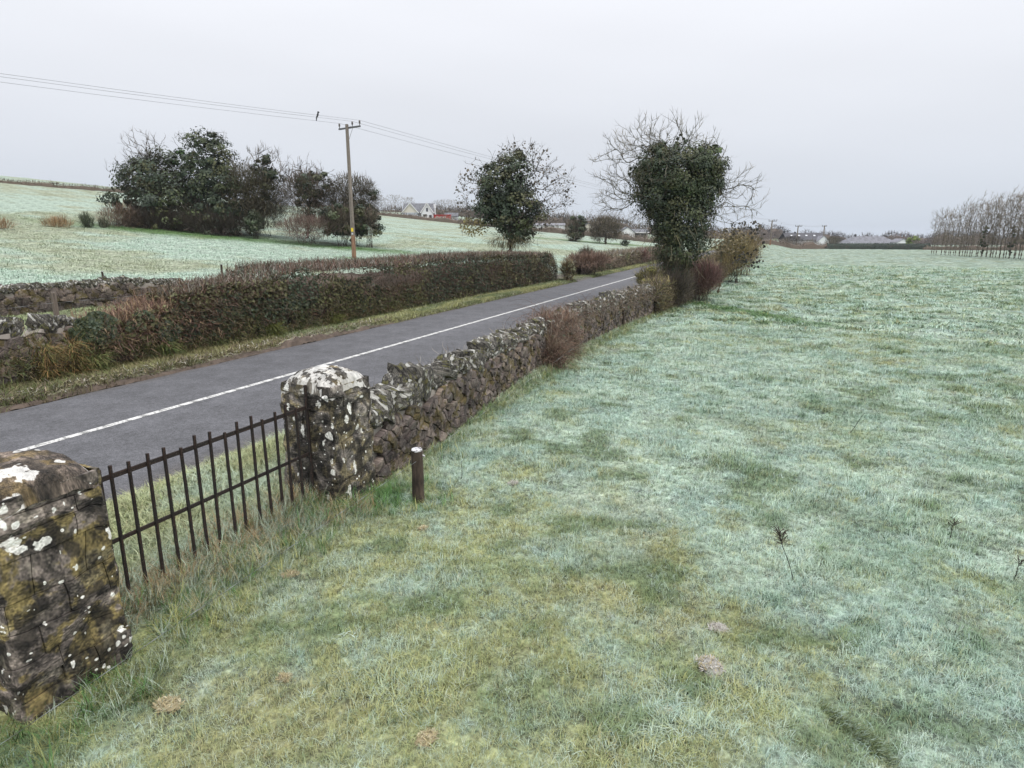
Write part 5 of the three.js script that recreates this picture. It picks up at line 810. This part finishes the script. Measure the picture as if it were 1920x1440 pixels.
{
  const Z = 205, b = at(786, 410, Z), y0 = ground(b.x, b.z) - .1, o = thing('dormer_house', 'white dormer house with two front gables and slate roof on the hill', 'house', [b.x, y0, b.z]);
  box('wall', BLUEGREY, o, -4.7, 4.4, -.3, 2.1, -6.5, 0); pitched(o, -4.7, 4.4, 2.1, 4.75, -6.5, 0, SLATE, true, .3);
  box('wall', BLUEGREY, o, -4.9, -.1, -.3, 1.9, 0, 1.6); gable('gable', CREAM, o, -4.9, -.1, 1.9, 4.6, 0, 1.6); pitched(o, -4.9, -.1, 1.9, 4.65, -3, 1.6, SLATE, false, .3); 
  box('wall', WHITE, o, .9, 4.5, -.3, 1.9, 0, 1.3); gable('gable', WHITE, o, .9, 4.5, 1.9, 4.6, 0, 1.3); pitched(o, .9, 4.5, 1.9, 4.65, -3, 1.3, SLATE, false, .3);
  win(o, 2.4, 3.0, 2.2, 3.3, 1.3); win(o, 1.5, 2.6, .7, 1.4, 1.3); win(o, -3.2, -1.8, .6, 1.3, 1.6);
  const d = box('door', DARK, o, 3.3, 4.1, 0, 1.2, 1.3, 1.36); box('handle', TRIM, d, 3.4, 3.46, .5, .6, 1.36, 1.42);
  box('chimney', WHITE, o, 4.45, 5.0, -.3, 4.6, -2.2, -1.4);
  for (const [x0, x1, yE, yA, z] of [[-5.2, .2, 1.75, 4.72, 1.92], [.6, 4.8, 1.75, 4.72, 1.62]]) for (const s of [-1, 1]) { const xm = (x0 + x1) / 2, xe = s < 0 ? x0 : x1, l = Math.hypot(xe - xm, yA - yE); const g = new THREE.BoxGeometry(l, .22, .05); const m = mesh('bargeboard', g, TRIM, o); m.position.set((xm + xe) / 2, (yA + yE) / 2, z); m.rotation.z = s < 0 ? Math.atan2(yA - yE, xm - xe) : -Math.atan2(yA - yE, xe - xm); }
  const c = at(829, 414, 200), yc = ground(c.x, c.z) - .1, r = thing('red_shed', 'bright red cabin with pale windows beside the dormer house', 'shed', [c.x, yc, c.z]), RED = std({ color: new THREE.Color().setRGB(.50, .035, .03), roughness: .7 }), REDD = std({ color: new THREE.Color().setRGB(.34, .03, .03), roughness: .7 });
  box('wall', RED, r, -2.5, 2.5, -.3, 1.9, -2.5, 0); box('roof', REDD, r, -2.7, 2.7, 1.9, 2.08, -2.7, .2); for (const x of [-1.9, -.7, .35]) { const w = box('window', TRIM, r, x, x + .8, .4, 1.5, .0, .05); box('pane', std({ color: new THREE.Color().setRGB(.5, .36, .26), roughness: .4 }), w, x + .1, x + .7, .5, 1.4, .05, .07); } box('door', REDD, r, 1.5, 2.2, -.2, 1.6, 0, .05);
  const e = at(846, 408, 208), ye = ground(e.x, e.z) - .1, s = thing('outbuilding', 'grey outbuilding behind the red cabin', 'shed', [e.x, ye, e.z]); box('wall', plaster(.4, .41, .44), s, -2, 2, -.3, 1.7, -3, 0); pitched(s, -2, 2, 1.7, 2.7, -3, 0, SLATE, true, .2);
}
{
  const Z = 178, b = at(1180, 445, Z), y0 = ground(b.x, b.z) - .1, o = thing('farm_building', 'low farm building with white gable and dark openings, beyond the thorn trees', 'building', [b.x, y0, b.z]);
  box('wall', plaster(.25, .23, .22), o, -6.5, 5, -.3, 1.7, -6, 0); pitched(o, -6.5, 5, 1.7, 2.6, -6, 0, SLATE, true, .3); box('fascia', TRIM, o, -7, 5.4, 1.62, 1.78, .3, .36);
  box('wall', WHITE, o, -2.6, 1.2, -.3, 1.8, 0, .8); gable('gable', WHITE, o, -2.6, 1.2, 1.8, 3.1, 0, .8); pitched(o, -2.6, 1.2, 1.8, 3.15, -3, .8, SLATE, false, .2);
  for (const x of [1.6, 3.2]) box('opening', DARK, o, x, x + 1.2, 0, 1.4, .0, .04); box('opening', DARK, o, -1.6, -.2, 0, 1.3, .8, .84);
  const c = at(1022, 437, 196), s = thing('farm_shed', 'pale roofed shed showing behind the far hedge, left of the thorns', 'shed', [c.x, ground(c.x, c.z) - .1, c.z]); box('wall', WHITE, s, -6, 6, -.3, 1.6, -4, 0); pitched(s, -6, 6, 1.6, 2.2, -4, 0, TILE, true, .2);
  const e = at(1103, 436, 186), h = thing('cottage', 'small cream gable end between the two thorn trees', 'house', [e.x, ground(e.x, e.z) - .1, e.z]); box('wall', CREAM, h, -1.6, 1.6, -.3, 2.2, -5, 0); gable('gable', CREAM, h, -1.6, 1.6, 2.2, 3.3, -5, 0); pitched(h, -1.6, 1.6, 2.2, 3.35, -5, 0, SLATE, false, .2);
}
{
  let Z = 262, b = at(1510, 455, Z), y0 = ground(b.x, b.z), o = thing('long_house', 'long house with dark slate roof and four skylights at the field end', 'house', [b.x, y0, b.z]), k = mpp(Z), top = at(1510, 437, Z).y - y0;
  box('wall', plaster(.45, .42, .42), o, -7.5, 8, -.3, top - 2.6, -8, 0); pitched(o, -7.5, 8, top - 2.6, top, -8, 0, SLATE_DARK, true, .3);
  for (const x of [-5, -2, 1, 4.2]) { const s = mesh('skylight', new THREE.BoxGeometry(.8, .08, .6), std({ color: new THREE.Color().setRGB(.8, .82, .85), roughness: .2 }), o); s.position.set(x, top - 1.15, -2.0); s.rotation.x = Math.atan2(2.6, 4); s.position.y += .2; s.position.z += .1; }
  box('porch_wall', WHITE, o, 3.6, 8.4, -.3, top - 3.2, 0, 2.5); gable('gable', WHITE, o, 3.6, 8.4, top - 3.2, top - 1.2, 0, 2.5); pitched(o, 3.6, 8.4, top - 3.2, top - 1.15, -3, 2.5, TILE, false, .25); box('chimney', DARK, o, -7.6, -7.0, top - .5, top + .8, -4.4, -3.6); box('chimney', DARK, o, -3.1, -2.6, top - .3, top + .5, -4.4, -3.6);
  Z = 240; b = at(1637, 462, Z); y0 = ground(b.x, b.z); top = at(1637, 443, Z).y - y0; o = thing('bungalow', 'hip-roofed bungalow with pale grey tiles behind the dark hedge', 'house', [b.x, y0, b.z]);
  box('wall', WHITE, o, -9, 9, -.3, top - 2.4, -8, 0);
  const w = 9.5, d = 4.5, e = top - 2.5, m = new MB(), P = [[-w, e, .5], [w, e, .5], [w, e, -8.5], [-w, e, -8.5], [-w + 4, top, -4], [w - 4, top, -4]].map((p) => m.vert(...p, 0, 1, 0, [1, 1, 1], p[0] / 5, p[2] / 5 + p[1] / 5)); m.quad(P[0], P[1], P[5], P[4]); m.quad(P[2], P[3], P[4], P[5]); m.tri(P[1], P[2], P[5]); m.tri(P[3], P[0], P[4]); const g = m.geometry().toNonIndexed(); g.computeVertexNormals(); g.deleteAttribute('color'); mesh('roof', g, std({ map: SLATE.map, color: new THREE.Color().setRGB(1.3, 1.28, 1.3), roughness: .8, side: THREE.DoubleSide }), o);
  win(o, 1, 3.4, top - 3.6, top - 2.7, 0); win(o, 6.5, 8, top - 3.6, top - 2.7, 0); box('chimney', DARK, o, -5.2, -4.7, top - .4, top + .7, -4.3, -3.7);
  b = at(1692, 462, 236); y0 = ground(b.x, b.z); o = thing('garage', 'white gabled garage beside the hip-roofed bungalow', 'garage', [b.x, y0, b.z]); top = at(1692, 448, 236).y - y0; box('wall', WHITE, o, -2, 2, -.3, top - 1.2, -5, 0); gable('gable', WHITE, o, -2, 2, top - 1.2, top, -5, 0); pitched(o, -2, 2, top - 1.2, top + .02, -5, 0, TILE, false, .25);
}
// ------------------------------------------------------------------ far hedges, trees and woods
function farHedge(name, label, pts, h, wide, seed, { twN = 60, len = .8, w = .07, cols = BROWN_TWIG, leaves = 0, size = .3, lcols = IVY, lump = .5, core = BROWN_TWIG[0] } = {}, category = 'hedge') {
  const R = rngOf(seed), W = pts.map(([px, Z]) => { const p = at(px, 450, Z); return [p.x, p.z]; }), o = [W[0][0], 0, W[0][1]], t = thing(name, label, category, o), c = new MB(), tw = new MB(), lf = new MB(); let prev = null, dist = 0;
  for (let k = 0; k < W.length - 1; k++) {
    const [x0, z0] = W[k], [x1, z1] = W[k + 1], L = Math.hypot(x1 - x0, z1 - z0), n = Math.max(2, Math.ceil(L / 1.2)), nx = -(z1 - z0) / L, nz = (x1 - x0) / L;
    for (let s = 0; s <= n; s++) {
      const f = s / n, x = lerp(x0, x1, f), z = lerp(z0, z1, f), y = ground(x, z); dist += L / n; const hh = h * (1 + lump * (fbm(dist * .22 + seed, 2, 3) - .5) * 2), r = [];
      for (let q = 0; q <= 6; q++) { const a = q / 6 * Math.PI, e = -Math.cos(a) * wide / 2 * .8, j = .85 + .3 * (noise2(dist * .8, q + seed) - .5); r.push(c.vert(x + nx * e - o[0], y - (q % 6 ? 0 : .3) + Math.pow(Math.sin(a), .5) * hh * .86 * j, z + nz * e - o[2], 0, 0, 0, core)); }
      if (prev) for (let q = 0; q < 6; q++) c.quad(prev[q], r[q], r[q + 1], prev[q + 1]); prev = r;
      const cnt = twN * L / n; for (let q = 0; q < cnt; q++) { const a = R() * Math.PI, e = -Math.cos(a) * wide / 2, yy = y + Math.sin(a) * hh * rr(R, .7, 1), d = norm3(nx * e + rr(R, -1, 1), Math.sin(a) + rr(R, -.3, .8), nz * e + rr(R, -1, 1)), g = rr(R, 0, 1.2); tw.blade(x + nx * e + (x1 - x0) / L * g - o[0], yy, z + nz * e + (z1 - z0) / L * g - o[2], ...d, len * rr(R, .5, 1.3), w, R, mul3(pick(R, cols), rr(R, .7, 1.3))); }
      const cl = leaves * L / n; for (let q = 0; q < cl; q++) { const a = R() * Math.PI, e = -Math.cos(a) * wide / 2, d = norm3(nx * Math.sign(e) + rr(R, -.6, .6), Math.sin(a) + rr(R, -.3, .6), nz * Math.sign(e) + rr(R, -.6, .6)), g = rr(R, 0, 1.2); lf.leaf(x + nx * e + (x1 - x0) / L * g - o[0], y + Math.sin(a) * hh * rr(R, .75, 1.02), z + nz * e + (z1 - z0) / L * g - o[2], ...d, size * rr(R, .7, 1.3), R, mul3(pick(R, lcols), rr(R, .7, 1.3))); }
    }
  }
  const g = c.geometry(); g.computeVertexNormals(); mesh('inner_stems', g, TWIG, t); tw.build('twigs', TWIG, t, 'stuff'); lf.build('leaves', LEAF, t, 'stuff'); return t;
}
farHedge('field_hedge', 'dark hedge along the far side of the pasture below the dormer house', [[600, 196], [720, 198], [860, 192], [960, 186], [1060, 178], [1160, 166], [1245, 148]], 1.4, 2.2, 201, { twN: 40 });
farHedge('ridge_hedge', 'thin dark hedge on the skyline of the sloping pasture', [[-140, 98], [0, 106], [110, 112], [215, 121], [330, 135]], .75, 1.4, 202, { twN: 50, len: .5, w: .05, lump: .6 });
farHedge('clipped_hedge', 'dark clipped evergreen hedge in front of the bungalow', [[1552, 206], [1640, 200], [1736, 190]], 1.75, 2.2, 203, { twN: 0, leaves: 260, size: .28, lump: .08, lcols: [[.035, .055, .035], [.045, .065, .04], [.03, .05, .033]] });
farHedge('field_hedge', 'brown straggling hedge in front of the long slate-roofed house', [[1408, 196], [1470, 204], [1552, 208]], 2.1, 3, 204, { twN: 60, lump: .7 });
farHedge('field_hedge', 'hedge at the end of the frosted field beside the slender tree row', [[1735, 186], [1800, 180], [1990, 168]], 1.6, 3, 205, { twN: 50, lump: .6 });
farHedge('distant_wood', 'bluish belt of distant trees along the horizon', [[1380, 420], [1560, 440], [1700, 430], [1850, 420], [2080, 400]], 6.8, 18, 206, { twN: 60, len: 2.6, w: .22, lump: .5, cols: [[0.18, 0.171, 0.162], [0.153, 0.144, 0.144]] }, 'wood').userData.kind = 'stuff';
farHedge('distant_wood', 'distant bare woodland behind the pasture and house', [[560, 330], [760, 320], [900, 310], [1060, 300], [1240, 285], [1400, 300]], 4.4, 14, 207, { twN: 60, len: 2.4, w: .18, lump: .5, cols: [[0.216, 0.189, 0.171], [0.18, 0.162, 0.144]] }, 'wood').userData.kind = 'stuff';
// slender leafless trees, a few kinds, copied
function slender(name, label, seed, H, spread, group, ivy = 0, n = 80) {
  const R = rngOf(seed), t = thing(name, label, 'tree', [0, 0, 0], 0, group), m = new MB(), o = [0, 0, 0], trunk = []; for (let k = 0; k <= 9; k++) trunk.push([k ? rr(R, -.08, .08) * k * .3 : 0, k / 9 * H * .72 - .1, k ? rr(R, -.08, .08) * k * .3 : 0]);
  const targets = []; for (let k = 0; k < n; k++) { const f = Math.pow(R(), .75), y = H * lerp(.16, 1, f), q = R() * 6.28, d = Math.sqrt(R()) * spread * (1.05 - .6 * Math.abs(f - .45)); targets.push([Math.cos(q) * d, y, Math.sin(q) * d]); }
  limbs(m, trunk, targets, R, o, { tip: .013, rootR: .11, step: .5, up: 1.5, col: [.20, .178, .14], tipCol: [.30, .25, .19], twig: 5, twigLen: .75, wig: .14, power: .4 }); m.build('trunk_and_branches', TWIG, t);
  if (ivy) { const l = new MB(); ivyLeaves(l, [{ x: 0, y: H * .36, z: 0, rx: .36, ry: H * .3, rz: .36 }], ivy, .2, IVY, R, o, 20, .5); l.build('ivy', LEAF, t, 'stuff'); }
  return t;
}
{
  const G = 'slender bare trees in the row at the field end', R = rngOf(301), kinds = [1, 2, 3, 4].map((s) => slender('slender_tree', 'slender leafless tree in the row along the field end', 310 + s, rr(R, 7.6, 9.2), rr(R, .9, 1.2), G)), ivied = slender('slender_tree', 'slender leafless tree with an ivy-sleeved trunk in the row', 320, 7.6, .95, 'ivy-sleeved trees in the row', 700), used = new Set();
  const N = 60;
  for (let k = 0; k < N; k++) {
    const f = k / (N - 1), row = k % 2, Z = lerp(122, 76, Math.pow(f, .8)) + row * 3.5 + rr(R, -.8, .8), px = lerp(1748, 2010, f) + rr(R, -3, 3), p = at(px, 480, Z), iv = k === 20 || k === 33, src = iv ? ivied : kinds[Math.floor(R() * 4)], sc = lerp(.86, 1.05, sstep(0, .45, f)) * rr(R, .9, 1.1), pos = [p.x, ground(p.x, p.z), p.z];
    if (!used.has(src)) { used.add(src); src.position.set(...pos); src.rotation.y = R() * 6; src.scale.set(sc, sc, sc); } else dup(src, pos, R() * 6.28, [sc, sc, sc]);
  }
  const FG = 'bare trees around the dormer house', far = [0, 1, 2].map((s) => slender('far_tree', 'bare spreading tree beside or behind the dormer house', 330 + s, 6, 1.7, FG, 0, 90)), u2 = new Set();
  for (const [px, Z, h] of [[704, 226, .82], [716, 228, .98], [723, 224, .84], [734, 226, 1.05], [741, 236, .9], [747, 228, 1.05], [758, 232, .95], [766, 240, .98], [773, 240, 1.0], [818, 224, .95], [826, 228, 1.02], [835, 226, 1.08], [841, 232, .95], [848, 226, 1.1], [857, 226, 1.05], [866, 226, 1.05], [1452, 225, .7], [1688, 260, 1.1]].slice(0, 16)) { const p = at(px, 410, Z), pos = [p.x, ground(p.x, p.z) - .1, p.z], src = far[Math.floor(R() * 3)]; if (!u2.has(src)) { u2.add(src); src.position.set(...pos); src.scale.setScalar(h); } else dup(src, pos, R() * 6.28, [h, h, h]); }
  const PG = 'row of slim bare trees behind the farm building', pop = [0, 1, 2].map((s) => slender('slim_tree', 'slim bare tree in the row behind the farm building', 340 + s, 8.2, .85, PG, 0, 60)), u3 = new Set();
  for (let k = 0; k < 36; k++) { const px = 1022 + k * 6.1 + rr(R, -2, 2), Z = 238 + rr(R, -4, 4), p = at(px, 430, Z), h = rr(R, .8, 1.0) * lerp(.86, 1.12, k / 35), pos = [p.x, ground(p.x, p.z) - .1, p.z], src = pop[Math.floor(R() * 3)]; if (!u3.has(src)) { u3.add(src); src.position.set(...pos); src.scale.setScalar(h); } else dup(src, pos, R() * 6.28, [h, h, h]); }
}
shrub('conifer_bush', 'round bright yellow-green conifer at the end of the dark clipped hedge', 196, 1711, 452, 9, 9, 401, { tw: 200, len: .7, w: .06, cols: [[0.216, 0.252, 0.072]], leaves: 1400, size: .3, lcols: [[0.252, 0.342, 0.072], [0.198, 0.27, 0.063]] });
shrub('bush', 'rounded dark brown bush between the long house and the bungalow', 215, 1562, 453, 13, 8, 402, { tw: 1100, len: .8, w: .07, cols: [[0.162, 0.144, 0.108], [0.198, 0.18, 0.126]] });
shrub('bush', 'dark bushes screening the left end of the long house', 210, 1485, 452, 22, 8, 403, { tw: 1500, len: .8, w: .07, cols: [[0.108, 0.099, 0.09], [0.144, 0.126, 0.108]] });
{ const Z = 250, L = (a, b, c, d, e) => lobe(a, b, c, d, Z, e); tree('garden_tree', 'reddish bare tree above the bungalow garage', { Z, px: 1688, topPy: 450, seed: 404, trunkR: .2, bare: [[L(1690, 443, 11, 9), 60, .2]], limbs: { tip: .05, step: 1, up: 1, col: [0.27, 0.18, 0.162], tipCol: [0.36, 0.252, 0.234], twig: 2, twigLen: 1 } }); }
// ------------------------------------------------------------------ things lying and growing in the near field
function weed(label, px, py, tx, ty, seed, head) {
  const p = groundHit(px, py), Z = -p.z, t = at(tx, ty, Z), R = rngOf(seed), o = thing('dead_weed', label, 'weed', [p.x, p.y, p.z]), m = new MB(), dx = t.x - p.x, dy = t.y - p.y, pts = []; for (let k = 0; k <= 6; k++) { const f = k / 6; pts.push([dx * f + .012 * Math.sin(f * 5), dy * f - .02, .06 * f * f, .006 - .003 * f]); } m.tube(pts, [.05, .04, .033], 5); m.build('stalk', TWIG, o);
  if (head) { const h = new MB(); for (let k = 0; k < head; k++) { const f = rr(R, .72, 1), d = norm3(rr(R, -1, 1), rr(R, .1, 1.2), rr(R, -1, 1)), l = rr(R, .03, .09); const b = [dx * f, dy * f - .02, .06 * f * f]; h.tube([[...b, .002], [b[0] + d[0] * l, b[1] + d[1] * l, b[2] + d[2] * l, .0035]], [.10, .075, .065], 4); } h.build('seed_head', TWIG, o); }
}
weed('tall dead weed stalk with a brown seed head on the mossy grass', 1489, 1092, 1456, 985, 1, 60);
weed('thin bent weed stalk beside the tall dead weed', 1532, 1066, 1541, 1036, 2, 0);
weed('small forked dead weed on the frosted grass', 1778, 1016, 1784, 972, 3, 14);
weed('dark dead weed with a tufted head at the field edge of view', 1899, 1090, 1908, 1042, 4, 22);
weed('leaning bare stick stuck in the frosted field', 1592, 812, 1619, 770, 5, 0);
weed('pale bent grass stalk curving near the stumpy post', 863, 900, 868, 858, 6, 0);
function clod(label, px, py, r, cols, seed, name = 'grass_clod', flat = .42) {
  const p = groundHit(px, py), R = rngOf(seed), o = thing(name, label, name === 'grass_clod' ? 'clod' : 'mole hill', [p.x, p.y + .01, p.z], R() * 6), g = rock(seed, r * 1.3, r * flat, r, 5, .35, .8); mesh('lump', g, std({ color: new THREE.Color().setRGB(...mul3(cols[0], .7)), roughness: 1 }), o);
  const m = new MB(); for (let k = 0; k < 320; k++) { const a = R() * 6.28, d = Math.sqrt(R()), q = norm3(rr(R, -1, 1), rr(R, -.2, .5), rr(R, -1, 1)); m.blade(Math.cos(a) * d * r * .75, r * flat * .5 * (1 - d * d * .8), Math.sin(a) * d * r * .6, ...q, rr(R, .015, .045), .006, R, mul3(pick(R, cols), rr(R, .75, 1.25)), .3); } m.build('dead_blades', GRASS, o, 'stuff');
}
const STRAWC = [[.38, .32, .19], [.46, .41, .28], [.33, .28, .15]], LILAC = [[.42, .40, .36], [.5, .49, .46], [.34, .31, .26]];
clod('frosted lilac-grey clod on the mossy grass', 1346, 1181, .10, LILAC, 11); clod('larger crumbly frosted clod below the lilac-grey one', 1332, 1252, .15, [...LILAC, STRAWC[0]], 12);
clod('straw-coloured clump of cut grass near the gate', 544, 1080, .10, STRAWC, 13); clod('ochre dead tuft at the foot of the near pillar', 316, 1326, .12, STRAWC, 14); clod('small straw tuft right of the white-topped pillar', 794, 993, .06, STRAWC, 15);
clod('small pinkish clod out from the stumpy post', 962, 908, .09, LILAC, 16); clod('straw clump in the closest grass', 801, 1388, .09, STRAWC, 17); clod('little straw clump on the mossy grass', 534, 1274, .06, STRAWC, 18);
{ // green tussock without frost
  const p = groundHit(1590, 1375), R = rngOf(19), m = new MB(), q = groundHit(1545, 1340), e = groundHit(1655, 1415); for (let k = 0; k < 1500; k++) { const f = R(), w = rr(R, -.10, .10) + rr(R, -.10, .10) * R(), x = lerp(q.x, e.x, f), z = lerp(q.z, e.z, f) + w, d = norm3(.5 + rr(R, -.5, .5), rr(R, .4, 1.1), .5 + rr(R, -.5, .5)); m.blade(x - p.x, ground(x, z) - p.y - .01, z - p.z, ...d, rr(R, .05, .11), .005, R, mul3(pick(R, [[.40, .50, .40], [.15, .20, .07], [.12, .17, .06], [.28, .31, .16], [.30, .38, .26]]), rr(R, .7, 1.3)), .25); }
  const o = m.build('grass_tussock', GRASS); o.position.copy(p); tag(o, 'dark green unfrosted tussock in the closest grass', 'tussock');
}
// ---- soil thrown up along the far edge of the road
{
  const m = new MB(), vs = []; for (let v = -14; v < 8.5; v += .05) vs.push(v); const n = 13;
  for (const v of vs) for (let k = 0; k < n; k++) { const f = k / (n - 1), u = lerp(2.70, 3.08, f) + .2 * (fbm(v * 1.1, 4, 3) - .5), e = Math.min(1, (v + 14) / 1.5, (8.5 - v) / 3) * (.45 + .8 * sstep(.38, .58, fbm(v * .7 + 2, 5, 2))), h = (Math.pow(Math.sin(Math.PI * clamp(f)), .7) * .11 * (.35 + 1.3 * fbm(v * 1.7 + 3, 7, 3)) + .11 * (fbm(v * 7, f * 6, 3) - .5)) * e, [x, z] = UV(u, v), c = fbm(v * 9 + 8, f * 6, 3), col = f > .45 && c > .44 ? mix3([.36, .34, .28], [.2, .2, .1], R1(v * 37 + f)) : mul3([.10, .075, .058], .45 + 1.1 * c); m.vert(x, Math.max(ground0(x, z), f < .15 ? .0 : .02) - .03 + h, z, 0, 1, 0, col, u, v); }
  function R1(q) { return hash2(Math.floor(q * 100), 7); }
  for (let j = 0; j < vs.length - 1; j++) for (let i = 0; i < n - 1; i++) { const a = j * n + i; m.quad(a, a + 1, a + n + 1, a + n); } const g = m.geometry(); g.computeVertexNormals(); mesh('soil_bank', g, std({ vertexColors: true, side: THREE.DoubleSide, bumpMap: stoneBump, bumpScale: .02 })).userData.kind = 'structure';
  const R = rngOf(611), sb = new MB(), [bx, bz] = UV(3, -3); for (let k = 0; k < 5200; k++) { const v = rr(R, -14, 8.5), u = 2.8 + R() * .5 + .16 * (fbm(v * 1.1, 4, 3) - .5), [x, z] = UV(u, v), d = norm3(rr(R, -1, 1), rr(R, -.1, .8), rr(R, -1, 1)); sb.blade(x - bx, .04 + .13 * R(), z - bz, ...d, rr(R, .06, .2), .012, R, mul3(pick(R, [[.14, .10, .075], [.42, .40, .34], [.30, .25, .16], [.09, .07, .055], [.2, .2, .09]]), rr(R, .7, 1.3)), .3); } { const o = sb.build('dead_grass', GRASS); o.position.set(bx, 0, bz); tag(o, 'frosted dead grass and roots on the soil along the far road edge', 'grass'); o.userData.kind = 'stuff'; }
  const lane = new MB(); for (let j = 0; j <= 20; j++) for (const s of [-1, 1]) { const u = lerp(2.66, 9, j / 20), v = 32 + s * (1.7 - .5 * j / 20) + .4 * (fbm(u, s, 2) - .5), [x, z] = UV(u, v); lane.vert(x, ground(x, z) + .035, z, 0, 1, 0, [0.108, 0.099, 0.09], u, v); } for (let j = 0; j < 20; j++) lane.quad(j * 2, j * 2 + 1, j * 2 + 3, j * 2 + 2); mesh('lane', lane.geometry(), std({ vertexColors: true, side: THREE.DoubleSide })).userData.kind = 'structure';
}
scene.traverse((o) => { if (o.isMesh) { o.castShadow = true; o.receiveShadow = true; } });
renderer.render(scene, camera);
